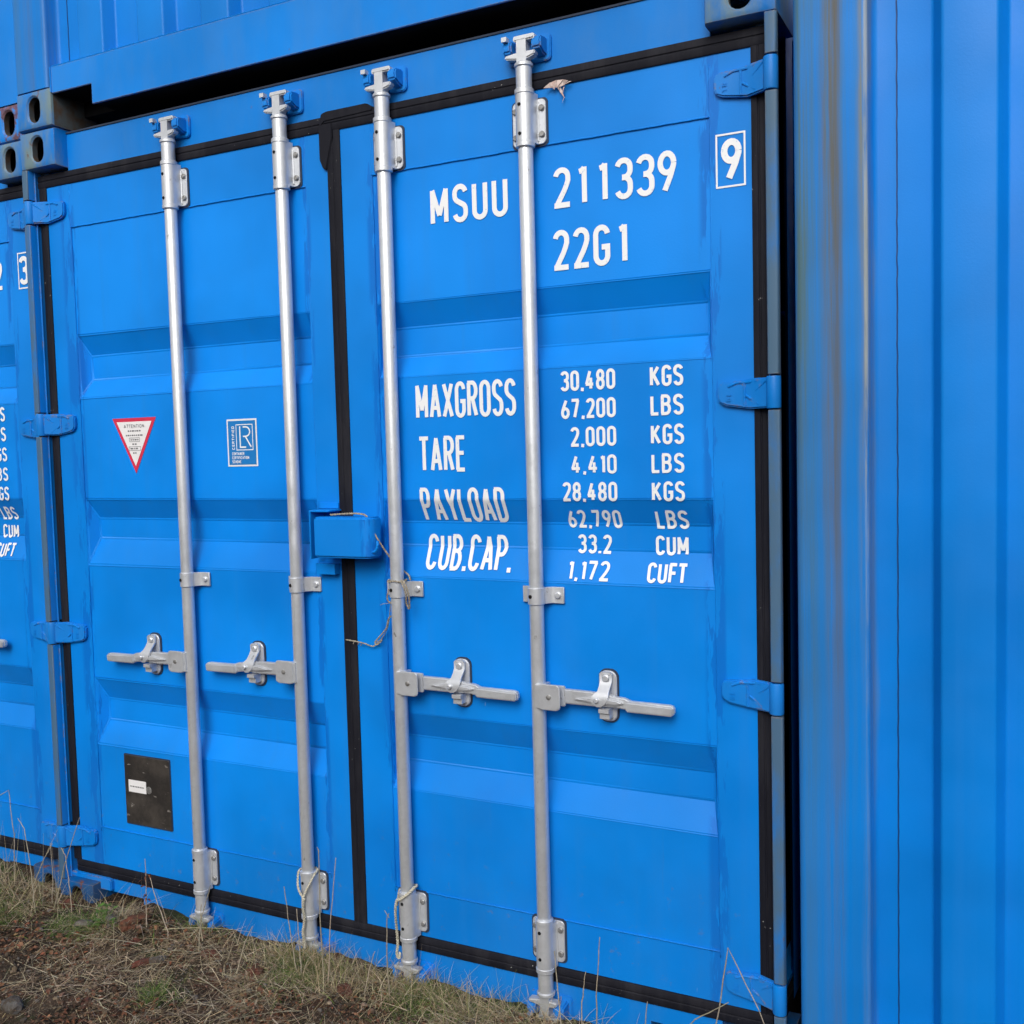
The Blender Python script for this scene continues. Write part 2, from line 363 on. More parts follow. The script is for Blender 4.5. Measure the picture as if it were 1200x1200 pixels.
def ribbon(mb, pts, hw, mapf, step):
    """flat ribbon of half width hw along 2-D pts; mitred corners, fine enough to follow a bent sheet"""
    Q = [pts[0]]
    for p in pts[1:]:
        if math.hypot(p[0]-Q[-1][0], p[1]-Q[-1][1]) > 2e-4: Q.append(p)
    pts = Q
    for i in range(1, len(pts)-1):
        a = Vector(pts[i])-Vector(pts[i-1]); b = Vector(pts[i+1])-Vector(pts[i])
        if a.angle(b) > 1.0:
            a.normalize(); b.normalize(); p = Vector(pts[i])
            ribbon(mb, list(pts[:i])+[tuple(p+a*hw)], hw, mapf, step)
            ribbon(mb, [tuple(p-b*hw)]+list(pts[i+1:]), hw, lambda u, v: (Vector(mapf(u, v))+Vector((0, -.00012, 0))), step); return
    P = []
    for (a, b) in zip(pts, pts[1:]):
        n = max(1, int(math.hypot(b[0]-a[0], b[1]-a[1])/step+.999))
        for i in range(n): P.append((a[0]+(b[0]-a[0])*i/n, a[1]+(b[1]-a[1])*i/n))
    P.append(pts[-1])
    L = []; R_ = []
    for i, p in enumerate(P):
        a = Vector(P[i])-Vector(P[i-1]) if i else None
        b = Vector(P[i+1])-Vector(P[i]) if i < len(P)-1 else None
        if a is None: a = b
        if b is None: b = a
        a.normalize(); b.normalize(); t = a+b
        if t.length < 1e-4: t = a.copy()
        t.normalize(); nrm = Vector((-t.y, t.x)); c = max(.55, nrm.dot(Vector((-a.y, a.x)))); q = hw/c
        L.append(mb.bm.verts.new(mapf(p[0]+nrm.x*q, p[1]+nrm.y*q))); R_.append(mb.bm.verts.new(mapf(p[0]-nrm.x*q, p[1]-nrm.y*q)))
    for i in range(len(P)-1): mb.face((R_[i], R_[i+1], L[i+1], L[i]))
def text(mb, s, x0, x1, z1, z0, stroke=.135, gap=.19, yf=sheet_y, lift=.0019, mono=False, place=None):
    H = z1-z0; st = stroke*H; 
    ws = [(.40 if (mono and ch in '0123456789') else G[ch][0]) for ch in s]
    nat = 0; offs = []
    for i, ch in enumerate(s):
        offs.append(nat); nat += ws[i]+stroke+gap
    nat -= gap
    sx = (x1-x0)/(nat)
    k = 0
    for i, ch in enumerate(s):
        gw, strokes = G[ch]; ox = offs[i]+stroke/2+((ws[i]-gw)/2 if mono else 0)
        for j, line in enumerate(strokes):
            k += 1; lf = lift+.00022*j
            def mp(u, v):
                if place: return place(u, v, lf)
                return (u, yf(v)-lf, v)
            pts = [(x0+(ox+p[0])*sx, z0+st/2+p[1]*(H-st)) for p in line]
            ribbon(mb, pts, st/2, mp, .006)

# ---------------------------------------------------------------- container with doors
CW, CH, CL, ZC = 2.438, 2.591, 6.058, .118
RODX = [.631, 1.053, 1.397, 1.817]; RODY = .015
MID = 1.2145

def casting(name, parent, x0, z0, key='cast', yb=.178, label=None, side='cast'):
    """corner fitting: thick block with a long rounded opening in its front and side"""
    mb = MB().mat(key); x1 = x0+.162; z1 = z0+ZC; cx = (x0+x1)/2; cz = (z0+z1)/2; hx, hz = .0265, .0400; n = 8
    ov = []
    for sgn, base in ((1, 0), (-1, 180)):
        for i in range(n+1):
            a = math.radians(base+180*i/n); ov.append((cx+hx*math.cos(a), cz+sgn*(hz-hx)+hx*math.sin(a)))
    m = len(ov); r = .010
    outer = []
    for (px, pz) in ov:
        dx, dz = px-cx, pz-cz; ax = (.081-0.0)/abs(dx) if abs(dx) > 1e-9 else 1e9; az = (.059)/abs(dz) if abs(dz) > 1e-9 else 1e9
        t = min(ax, az); outer.append((cx+dx*t, cz+dz*t))
    # snap the nearest outer points to the four corners
    for qx in (x0, x1):
        for qz in (z0, z1):
            j = min(range(m), key=lambda i: (outer[i][0]-qx)**2+(outer[i][1]-qz)**2); outer[j] = (qx, qz)
    def inset(p, d): return (min(max(p[0], x0+d), x1-d), min(max(p[1], z0+d), z1-d))
    F = [mb.bm.verts.new((*[inset(p, .010)[0]], 0, inset(p, .010)[1])) for p in outer]
    E1 = [mb.bm.verts.new((inset(p, .003)[0], .003, inset(p, .003)[1])) for p in outer]
    E2 = [mb.bm.verts.new((p[0], .010, p[1])) for p in outer]
    Bk = [mb.bm.verts.new((p[0], yb, p[1])) for p in outer]
    def grow(d): return [((p[0]-cx)*(1+d/hx)+cx, (p[1]-cz)*(1+d/hz)+cz) for p in ov]
    H0 = [mb.bm.verts.new((p[0], 0, p[1])) for p in grow(.005)]
    H1 = [mb.bm.verts.new((p[0], .005, p[1])) for p in ov]
    H2 = [mb.bm.verts.new((p[0], .024, p[1])) for p in ov]
    def ring(A, B, sm=False):
        for i in range(m): mb.face((A[i], A[(i+1) % m], B[(i+1) % m], B[i]), sm)
    ring(H0, F); ring(F, E1, True); ring(E1, E2, True); ring(E2, Bk); ring(H1, H0, True); mb.mat('holewall'); ring(H2, H1, True); mb.mat(key)
    mb.face(Bk)
    mb.mat('cavity')
    I = [mb.bm.verts.new((x, y, z)) for x in (x0+.012, x1-.012) for y in (.024, .15) for z in (z0+.012, z1-.012)]
    for q in ((0, 1, 3, 2), (4, 6, 7, 5), (2, 3, 7, 6), (0, 2, 6, 4), (1, 5, 7, 3)): mb.face([I[i] for i in q])
    # back of the front wall, round the opening
    O2 = [mb.bm.verts.new((min(max(p[0], x0+.012), x1-.012), .024, min(max(p[1], z0+.012), z1-.012))) for p in outer]
    ring(H2, O2)
    bmesh.ops.remove_doubles(mb.bm, verts=mb.bm.verts, dist=1e-5)
    bmesh.ops.recalc_face_normals(mb.bm, faces=mb.bm.faces)
    if side != key and side == 'holewall':
        mb.mat(side)
        for f in mb.bm.faces:
            if abs(f.normal.x) > .9 and f.calc_area() > .002: f.material_index = mb.cur
    return mb.build(name, parent, label)

def wave_wall(mb, p_of, L, z0, z1, depth=.036, pitch=.278):
    """trapezoid side-wall sheet; p_of(t, d) gives (x, y)"""
    prof = []; t = 0
    while t < L-.01:
        for a, d in ((0, 0), (.072, 0), (.140, depth), (.210, depth)):
            if t+a < L: prof.append((t+a, d))
        t += pitch
    prof.append((L, 0))
    A = [mb.bm.verts.new((*p_of(t, d), z0)) for t, d in prof]; B = [mb.bm.verts.new((*p_of(t, d), z1)) for t, d in prof]
    for i in range(len(prof)-1): mb.face((A[i], A[i+1], B[i+1], B[i]))

def body(root, door_end=True):
    for nm, x, d in (('side_wall', .045, -1), ('side_wall', CW-.045, 1)):
        mb = MB().mat('blue')
        wave_wall(mb, lambda t, q: (x-d*(q-.030), .165+t), CL-.33, .16, CH-.10)
        mb.box(min(x, x-d*.04), max(x, x-d*.04), .178, CL-.178, .02, .16); mb.box(min(x+d*.03, x-d*.03), max(x+d*.03, x-d*.03), .178, CL-.178, CH-.10, CH-.03)
        mb.build(nm, root)
    MB().mat('blue').box(.03, CW-.03, .13, CL-.13, CH-.035, CH-.012).build('roof', root)
    MB().mat('dark').box(.03, CW-.03, .13, CL-.13, .055, .15).build('floor', root)
    MB().mat('blue').box(.10, CW-.10, CL-.10, CL-.05, .0, CH-.02).build('rear_wall', root)
    for x in (0, CW-.162):
        for z in (0, CH-ZC):
            MB().mat('cast').box(x, x+.162, CL-.178, CL, z, z+ZC, .006).build('corner_casting', root)
        MB().mat('blue').box(x+.03, x+.13, CL-.15, CL-.02, ZC, CH-ZC).build('corner_post', root)

def sheet(mb, xa, xb, z0, z1, ia, ib):
    """pressed door sheet between stiles, with bevelled bends and tapered recess ends"""
    fs = []; zs = [z1]
    def q(*pts): fs.append(mb.face([mb.bm.verts.new(p) for p in pts]))
    top = z1
    ra, rb = xa+.004, xb-.004
    for a, b, c, d in REC:
        q((xa, PY, a), (xb, PY, a), (xb, PY, top), (xa, PY, top))
        q((ra, PY, a), (ia, RY, b), (ib, RY, b), (rb, PY, a))
        q((ia, RY, b), (ia, RY, c), (ib, RY, c), (ib, RY, b))
        q((ia, RY, c), (ra, PY, d), (rb, PY, d), (ib, RY, c))
        q((ra, PY, a), (ra, PY, d), (ia, RY, c), (ia, RY, b))
        q((rb, PY, a), (ib, RY, b), (ib, RY, c), (rb, PY, d))
        q((xa, PY, a), (xa, PY, d), (ra, PY, d), (ra, PY, a)); q((xb, PY, a), (rb, PY, a), (rb, PY, d), (xb, PY, d))
        top = d
    q((xa, PY, z0), (xb, PY, z0), (xb, PY, top), (xa, PY, top))
    bmesh.ops.remove_doubles(mb.bm, verts=list({v for f in fs for v in f.verts}), dist=1e-5)
    fs = [f for f in mb.bm.faces]
    bmesh.ops.recalc_face_normals(mb.bm, faces=fs)
    if sum(f.normal.y*f.calc_area() for f in fs) > 0: bmesh.ops.reverse_faces(mb.bm, faces=fs)
    mb._bev(fs, .0105, 4, .2)

def weld(mb, a, b, r=.0026, seed=0):
    a, b = Vector(a), Vector(b); n = max(4, int((b-a).length/.012)); pts = []
    for i in range(n+1):
        p = a.lerp(b, i/n); o = noise.noise(Vector((p.x*40+seed, 3.1, p.z*40)))*.0012
        pts.append(p+Vector((o if abs(b.z-a.z) > .1 else 0, 0, o if abs(b.z-a.z) <= .1 else 0)))
    mb.tube(pts, r, 5)

def hinge(parent, zc, side, embossed, key='hinge'):
    """cast hinge blade: barrel on the post, tapering leaf over the gasket on to the door, raised ribs"""
    mb = MB().mat(key); X = (lambda x: CW-x) if side > 0 else (lambda x: x)     # x measured from the outer edge
    h1 = .036
    mb.lathe(X(.0165), .014, [(.0155, zc-h1), (.0165, zc-h1+.003), (.0165, zc+h1-.003), (.0155, zc+h1)], 18)
    out = [(.022, -h1+.002), (.075, -h1+.001), (.130, -.026), (.145, -.019), (.150, -.008), (.150, .022), (.142, .029), (.100, .031), (.075, h1-.001), (.022, h1-.002)]
    # leaf follows a shallow bend from barrel to door plane
    def yy(x): return .006+.026*max(0, min(1, (x-.022)/.045))
    n = len(out)
    A = [mb.bm.verts.new((X(x), yy(x), zc+z)) for x, z in out]; B = [mb.bm.verts.new((X(x), yy(x)+.018 if x < .06 else DY+.001, zc+z)) for x, z in out]
    def strip(idx): return [A[i] for i in idx]
    cols = [(0, 9), (1, 8), (2, 7), (3, 6), (4, 5)]
    fs = []
    for (a, b), (c, d) in zip(cols, cols[1:]):
        fs += [mb.face((A[a], A[c], A[d], A[b])), mb.face((B[a], B[b], B[d], B[c]))]
    for i in range(n): fs.append(mb.face((A[i], A[(i+1) % n], B[(i+1) % n], B[i])))
    fs = [f for f in fs if f]; bmesh.ops.recalc_face_normals(mb.bm, faces=fs); mb._bev(fs, .0035, 2, .5)
    P = lambda x, z: (X(x), yy(x)-.0005, zc+z)
    for line in ([(.125, .018), (.105, .026), (.055, .027)], [(.088, .024), (.088, -.030)], [(.084, -.004), (.052, -.026)], [(.060, .006), (.044, .018), (.030, .030)]):
        P2 = []
        for a, b in zip(line, line[1:]): P2 += [P(a[0]+(b[0]-a[0])*i/4, a[1]+(b[1]-a[1])*i/4) for i in range(4)]
        P2.append(P(*line[-1])); mb.tube(P2, .0030, 6)
    # small cast letters standing on end
    if embossed:
        def pl(u, v, lf): return (X(.118)-v, yy(.118)-.001-lf, zc-.016+u)
        text(mb, embossed, 0, .020, .012, 0, .16, .3, place=pl)
    return mb.build('hinge', parent)

def rod_set(door, x):
    r = .0185
    mb = MB().mat('zinc')
    mb.lathe(x, RODY, [(r-.001, .150), (r, .152), (r, 2.448), (r-.001, 2.45)], 24)
    mb.build('lock_rod', door)
    for top in (True, False):
        sg = 1 if top else -1; zb = 2.340 if top else .248
        Z = lambda d: zb+sg*d
        # bearing bracket: hat-shaped pressing bolted to the door
        mb = MB().mat('gap'); mb.prism(rrect(x-.049, x+.050, zb-.059, zb+.059, .012), 'y', .0425, .0455)
        mb.mat('cast_zinc'); mb.prism(rrect(x-.045, x+.046, zb-.055, zb+.055, .012), 'y', .0375, .0425, .0012, 1)
        prof = [(x-.026, .0375), (x-.0235, .02)]+[(x+.0228*math.cos(math.radians(a)), RODY+.0228*math.sin(math.radians(a))) for a in range(190, 351, 10)]+[(x+.0235, .02), (x+.026, .0375)]
        lo, hi = sorted((Z(-.055), Z(.066)))
        mb.prism(prof, 'z', lo, hi, 0, 1, True)
        for a, b, rr in ((.062, .076, .0245), (-.066, -.052, .0240)):
            a, b = sorted((Z(a), Z(b))); mb.lathe(x, RODY, [(rr-.002, a), (rr, a+.002), (rr, b-.002), (rr-.002, b)], 22)
        for dz in (-.032, .032):
            mb.bolt(x+.036, .0375, zb+dz, .0078, .006); mb.bolt(x-.036, .0375, zb+dz, .0078, .006)
            mb.bolt(x-.004, RODY-.0225, zb+dz*1.1, .0045, .002, 'dark')
        mb.mat('cast_zinc'); mb.tube([(x+.0265, .036, zb-.048), (x+.0265, .036, zb+.048)], .0022, 6)
        mb.build('rod_bracket', door)
        # cam end that hooks behind the keepers
        mb = MB().mat('cast_zinc')
        za, zz = sorted((Z(.076), Z(.128)))
        mb.lathe(x, RODY, [(.0200, za), (.0203, zz)], 20)
        a, b = sorted((Z(.126), Z(.140))); mb.lathe(x, RODY, [(.019, a), (.0235, a+.004), (.0235, b-.004), (.019, b)], 20)
        a, b = sorted((Z(.138), Z(.200))); mb.box(x-.013, x+.013, RODY-.013, RODY+.015, a, b, .004)
        a, b = sorted((Z(.150), Z(.163)))
        mb.prism([(x-.046, a+.002), (x-.012, a-.004), (x+.012, a-.004), (x+.034, a+.002), (x+.037, b), (x+.012, b+.001), (x-.012, b+.001), (x-.048, b-.003)], 'y', RODY-.012, RODY+.012, .003)
        a, b = sorted((Z(.190), Z(.203)))
        mb.prism(rrect(x-.022, x+.036, a, b, .005), 'y', RODY-.014, RODY+.012, .003)
        mb.build('cam', door)
    # mid guide strap with one ear
    mb = MB().mat('cast_zinc'); zg = 1.157
    mb.lathe(x, RODY, [(.0205, zg-.022), (.0222, zg-.020), (.0222, zg+.020), (.0205, zg+.022)], 22)
    mb.prism([(x+.012, .004), (x+.012, .030), (x+.030, .0445), (x+.066, .0445), (x+.066, .0385), (x+.034, .0385), (x+.0215, .022)], 'z', zg-.021, zg+.021, .0012, 1)
    mb.prism([(x-.012, .030), (x-.022, .0445), (x-.050, .0445), (x-.050, .0385), (x-.026, .0385), (x-.0215, .020)], 'z', zg-.021, zg+.021, .0012, 1)
    mb.bolt(x+.050, .0385, zg, .0085, .006, 'cast_zinc'); mb.bolt(x-.007, RODY-.0215, zg, .0048, .002, 'dark')
    mb.build('rod_guide', door)

def handle(door, x, sg):
    z = .905
    mb = MB().mat('cast_zinc'); X = lambda d: x+sg*d
    def P(pts, y0, y1, bev=.002):
        pts = [(X(a), z+b) for a, b in pts]
        if sg < 0: pts = pts[::-1]
        mb.prism(pts, 'y', y0, y1, bev)
    # clevis on the rod
    P([(.005, -.030), (.020, -.034), (.060, -.034), (.070, -.028), (.070, .026), (.064, .032), (.020, .032), (.005, .028)], -.012, -.006)
    P([(.012, -.026), (.075, -.026), (.075, .026), (.012, .026)], .010, .018)
    mb.box(min(X(.0), X(.024)), max(X(.0), X(.024)), -.008, .034, z-.030, z+.028, .004)
    mb.bolt(X(.040), -.012, z, .0065, .003, 'bolt')
    # lever: flat bar, waist through the catch, then the grip set a little lower
    lever = [(.045, -.019), (.150, -.019), (.205, -.017), (.238, -.020), (.244, -.024), (.352, -.026), (.360, -.021), (.360, -.003), (.352, .001), (.246, .002), (.236, .008), (.205, .010), (.190, .014), (.140, .017), (.045, .018)]
    P(lever, .012, .027, .003)
    P([(.238, -.024), (.356, -.025), (.359, -.003), (.240, .001)], .006, .016, .003)
    P([(.100, -.004), (.150, .006), (.215, .003), (.235, -.004), (.215, -.010), (.150, -.010)], .004, .014, .003)
    mb.build('door_handle', door)
    # catch plate with its hasp
    cx = X(.180); cz = z+.004
    mb = MB().mat('gap'); mb.prism(rrect(cx-.0255, cx+.0275, cz-.068, cz+.068, .0215, 8), 'y', .0445, .0478)
    mb.mat('cast_zinc'); mb.prism(rrect(cx-.023, cx+.024, cz-.064, cz+.064, .0195, 8), 'y', .0385, .0445, .0015, 1)
    mb.box(cx-.012, cx+.014, .012, .040, cz-.052, cz-.028, .004); mb.box(cx-.012, cx+.015, .004, .020, cz-.036, cz-.026, .003)
    rows = [(.062, -.013, .010, .030), (.057, -.018, .015, .030), (.040, -.017, .015, .029), (.029, -.016, .014, .021), (.017, -.017, .013, .011), (.010, -.024, .014, .006), (.003, -.032, .013, .003), (-.006, -.033, .010, .002), (-.014, -.028, .004, .002), (-.021, -.017, -.006, .003)]
    Fr = [[mb.bm.verts.new((cx+(xa+(xb-xa)*i/4), y, cz+dz)) for i in range(5)] for dz, xa, xb, y in rows]
    Bk = [[mb.bm.verts.new((cx+(xa+(xb-xa)*i/4), y+.006, cz+dz)) for i in range(5)] for dz, xa, xb, y in rows]
    fs = []
    for g_ in (Fr, Bk):
        for r0, r1 in zip(g_, g_[1:]):
            for i in range(4): fs.append(mb.face((r0[i], r0[i+1], r1[i+1], r1[i]), True))
    for r0, r1, b0, b1 in zip(Fr, Fr[1:], Bk, Bk[1:]):
        fs += [mb.face((r0[0], r1[0], b1[0], b0[0])), mb.face((r0[4], b0[4], b1[4], r1[4]))]
    for f_, b_ in ((Fr[0], Bk[0]), (Fr[-1], Bk[-1])):
        for i in range(4): fs.append(mb.face((f_[i], b_[i], b_[i+1], f_[i+1])))
    bmesh.ops.recalc_face_normals(mb.bm, faces=[f for f in fs if f])
    mb.box(cx-.009, cx+.009, .028, .040, cz+.036, cz+.058, .003)
    mb.bolt(cx-.001, .0295, cz+.047, .0092, .006, 'cast_zinc'); mb.bolt(cx, .0385, cz-.050, .0085, .006, 'cast_zinc')
    mb.lathe(cx-.016, cz-.004, [(.0065, .003), (.0065, -.004), (.0045, -.0055)], 10, 'y')
    mb.build('handle_catch', door)

def gasket_bar(mb, x0, x1, z0, z1, horizontal):
    """rubber door seal: broad flat strip with a shallow groove along its middle"""
    t, g = .0400, .0022
    if horizontal:
        m = (z0+z1)/2
        mb.prism([(.064, z0), (t+.002, z0), (t, z0+.003), (t, m-.003), (t+g, m-.001), (t+g, m+.001), (t, m+.003), (t, z1-.003), (t+.002, z1), (.064, z1)], 'x', x0, x1)
    else:
        m = (x0+x1)/2
        mb.prism([(x0, .064), (x0, t+.002), (x0+.003, t), (m-.003, t), (m-.001, t+g), (m+.001, t+g), (m+.003, t), (x1-.003, t), (x1, t+.002), (x1, .064)], 'z', z0, z1)

def keepers(parent, x, top):
    mb = MB().mat('keeper'); sg = 1 if top else -1; zb = 2.340 if top else .248
    Z = lambda d: zb+sg*d
    for side in (-1, 1):
        xa, xb = (x-.052, x-.028) if side < 0 else (x+.026, x+.052)
        a, b = sorted((Z(.158), Z(.200)))
        pts = [(.052, a-.004), (.052, b+.004), (.034, b), (.008, b-.004), (.002, b-.014), (.004, a+.010), (.024, a)]
        mb.prism(pts, 'x', xa, xb, .004)
    a, b = sorted((Z(.146), Z(.212)))
    mb.prism(rrect(x-.056, x+.062, a, b, .012), 'y', .041, .052, .002)
    mb.box(x-.03, x+.03, .028, .05, *sorted((Z(.168), Z(.192))), .004)
    mb.mat('cast_zinc'); 
    mb.box(x-.050, x-.036, -.006, .010, *sorted((Z(.192), Z(.203))), .003)
    mb.build('cam_keeper', parent)

def door_container():
    root = empty('shipping_container', (0, 0, 0))
    body(root)
    for x in (0, CW-.162):
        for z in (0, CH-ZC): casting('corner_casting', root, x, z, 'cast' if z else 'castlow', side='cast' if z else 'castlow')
    # header and sill, both set back behind the castings
    mb = MB().mat('frame'); mb.box(.162, CW-.162, .050, .14, 2.462, 2.578); mb.mat('gap').box(.162, CW-.162, .0465, .14, 2.5785, 2.5835); mb.mat('frame')
    mb.box(.03, CW-.03, .066, .12, 2.39, 2.470)
    head = mb.build('header', root)
    mb = MB().mat('frame')
    mb.prism([(.162, .088), (.162, .136), (CW-.162, .136), (CW-.162, .088), (CW-.172, .088), (CW-.345, .088), (CW-.345, .012), (.345, .012), (.345, .088), (.172, .088)], 'y', .046, .14)
    mb.prism([(.020, .118), (.020, .136), (.205, .136), (.212, .130), (.212, .095), (.162, .095), (.162, .118)], 'y', .030, .052, .003)
    mb.box(.03, CW-.03, .066, .12, .13, .20)
    sill = mb.build('sill', root)
    for x in RODX: keepers(head, x, True); keepers(sill, x, False)
    # door posts: outer flange, channel behind it, pin bar; flange is cut away round each hinge barrel
    hz = {-1: [2.339, 1.650, .957, .262], 1: [2.344, 1.644, .946, .237]}
    for sd in (-1, 1):
        X = (lambda x: CW-x) if sd > 0 else (lambda x: x)
        mb = MB().mat('post')
        zs = sorted(hz[sd]); lo = ZC; segs = []
        for zc in zs: segs.append((lo, zc-.040)); lo = zc+.040
        segs.append((lo, CH-ZC))
        for a, b in segs:
            pts = [(X(.000), .013), (X(.000), .006), (X(.002), .002), (X(.006), .000), (X(.024), .000), (X(.0265), .0012), (X(.0275), .004), (X(.0275), .056), (X(.0215), .056), (X(.0215), .013)]
            mb.prism(pts if sd < 0 else pts[::-1], 'z', a, b, .001, 1)
        mb.mat('frame')
        a, b = sorted((X(.040), X(.120))); mb.box(a, b, .066, .15, ZC, CH-ZC)
        for f in mb.bm.faces:
            if abs(f.normal.x) > .9 and f.calc_center_median().y > .02: f.material_index = mb.cur
        mb.mat('post'); a, b = sorted((X(.0225), X(.060))); mb.box(a, b, .056, .066, ZC, CH-ZC); a, b = sorted((X(.0035), X(.0210))); mb.box(a, b, .0135, .030, ZC, CH-ZC)
        mb.mat('frame')
        mb.tube([(X(.0275), .030, ZC), (X(.0275), .030, CH-ZC)], .0032, 10)
        mb.build('corner_post', root)
    doors = []
    for sd in (-1, 1):
        xo, xi = (.063, 1.192) if sd < 0 else (1.237, 2.370)
        sa, sb = (.165, 1.114) if sd < 0 else (1.337, 2.274)
        mb = MB().mat('door')
        ia, ib = (sa+.026, sb-.012) if sd < 0 else (sa+.012, sb-.016)
        sheet(mb, sa, sb, .304, 2.283, ia, ib)
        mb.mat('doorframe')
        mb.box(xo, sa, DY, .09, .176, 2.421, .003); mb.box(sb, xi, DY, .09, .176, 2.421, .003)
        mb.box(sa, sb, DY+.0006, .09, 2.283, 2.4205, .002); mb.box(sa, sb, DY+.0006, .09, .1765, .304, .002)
        for z in (2.283, .304): weld(mb, (sa, DY+.0008, z), (sb, DY+.0008, z), .0024, z)
        for x in (sa, sb): weld(mb, (x, DY+.0014, .29), (x, DY+.0014, 2.40), .0020, x*7)
        door = mb.build('door', root, None, False)
        doors.append(door)
        mb = MB().mat('rubber')
        if sd < 0:
            gasket_bar(mb, .024, 1.214, 2.421, 2.461, True); gasket_bar(mb, .046, 1.214, .134, .176, True); gasket_bar(mb, .030, .0625, .176, 2.421, False)
        else:
            gasket_bar(mb, 1.2145, 2.404, 2.4205, 2.461, True); gasket_bar(mb, 1.2145, 2.40, .134, .1755, True); gasket_bar(mb, 2.3705, 2.404, .1755, 2.4205, False)
            gasket_bar(mb, 1.1925, 1.2368, .176, 2.4206, False)
            mb.prism([(1.168, 2.425), (1.178, 2.470), (1.196, 2.474), (1.330, 2.474), (1.352, 2.4605), (1.352, 2.450), (1.19, 2.446)], 'y', .0375, .060, .003)
            mb.prism([(1.170, 2.440), (1.170, 2.345), (1.182, 2.320), (1.1915, 2.315), (1.215, 2.40), (1.215, 2.44)], 'y', .0365, .0445, .002)
        mb.build('gasket', door)
        for x in RODX[:2] if sd < 0 else RODX[2:]:
            rod_set(door, x); handle(door, x, sd)
        for zc, nm in zip(hz[sd], ('TR', 'GL', 'GL', 'GL')): hinge(door, zc, sd, nm)
    # padlock box: half on each door, with its angle guard
    L, R_ = doors
    mb = MB().mat('door')
    bx = [(1.160, .020), (1.160, -.040)]+[(1.322+.028*math.sin(math.radians(a)), -.012-.028*math.cos(math.radians(a))) for a in range(0, 91, 15)]+[(1.350, .020)]
    mb.prism(bx, 'z', 1.244, 1.357, .006, 3, True)
    mb.box(1.170, 1.300, .018, .0455, 1.262, 1.345, .003)
    mb.prism([(1.131, 1.237), (1.1365, 1.237), (1.1365, 1.369), (1.200, 1.369), (1.200, 1.3745), (1.131, 1.3745)], 'y', -.020, .046, .0015, 1)
    mb.box(1.120, 1.186, .018, .046, 1.190, 1.220, .003); mb.box(1.12, 1.19, .040, .046, 1.376, 1.392, .001)
    hook = [(1.333, -.018, 1.302), (1.335, -.024, 1.285)]+[(1.348+.014*math.cos(math.radians(a)), -.024, 1.280+.018*math.sin(math.radians(a))) for a in range(180, 370, 20)]+[(1.362, -.020, 1.292)]
    mb.tube(hook, .0042, 8)
    mb.build('lock_box', L)
    return root, L, R_, hz

main, door_l, door_r, hz = door_container()
tag(main, 'blue container with two full closed doors, four lock rods and white numbers, at ground level', 'container')

# lettering on the right-hand door
def lettering(parent, name, rows, **kw):
    mb = MB().mat('white')
    for r in rows: text(mb, *r, **kw)
    return mb.build(name, parent)
flat = lambda z: DY
WEIGHTS = [('30,480', 1.884, 2.029, 1.7225, 1.672), ('67,200', 1.884, 2.029, 1.6525, 1.603), ('2,000', 1.908, 2.029, 1.582, 1.533), ('4,410', 1.908, 2.029, 1.512, 1.4645),
           ('28,480', 1.883, 2.029, 1.4445, 1.396), ('62,790', 1.884, 2.029, 1.3735, 1.327), ('33.2', 1.908, 1.999, 1.310, 1.262), ('1,172', 1.888, 2.000, 1.2445, 1.196)]
UNITS = [(u, 2.1195, 2.201, r[3], r[4]) for u, r in zip(('KGS', 'LBS', 'KGS', 'LBS', 'KGS', 'LBS', 'CUM', 'CUFT'), WEIGHTS)]
UNITS[6] = ('CUM', 2.116, 2.198, 1.310, 1.262); UNITS[7] = ('CUFT', 2.101, 2.199, 1.2445, 1.196)
HEADS = [('MAXGROSS', 1.457, 1.755, 1.713, 1.617), ('TARE', 1.463, 1.601, 1.571, 1.475), ('PAYLOAD', 1.460, 1.714, 1.433, 1.339), ('CUB.CAP.', 1.464, 1.722, 1.305, 1.209)]
lettering(door_r, 'owner_code', [('MSUU', 1.520, 1.747, 2.2225, 2.124)])
lettering(door_r, 'serial_number', [('211339', 1.877, 2.192, 2.2225, 2.124)], stroke=.135, gap=.12, mono=True)
lettering(door_r, 'size_code', [('22G1', 1.873, 2.076, 2.071, 1.972)], gap=.17, mono=True)
for r_ in WEIGHTS: lettering(door_r, 'weight_figure', [r_], stroke=.155, gap=.14)
for r_ in UNITS: lettering(door_r, 'weight_unit', [r_], stroke=.155, gap=.14)
for r_ in HEADS: lettering(door_r, 'weight_heading', [r_], stroke=.112, gap=.17)
def check_digit(parent, ch, dx=0, dd=0):
    mb = MB().mat('white')
    text(mb, ch, 2.301+dx+dd, 2.347+dx+dd, 2.226, 2.130, .155, yf=flat)
    f = lambda u, v: (u, DY-.0013, v)
    x0, x1, z0, z1 = 2.2895+dx, 2.3545+dx, 2.119, 2.2365
    ribbon(mb, [(x0, z0), (x1, z0), (x1, z1), (x0, z1), (x0, z0-.002)], .0021, f, .05)
    return mb.build('check_digit', parent)
check_digit(door_r, '9')

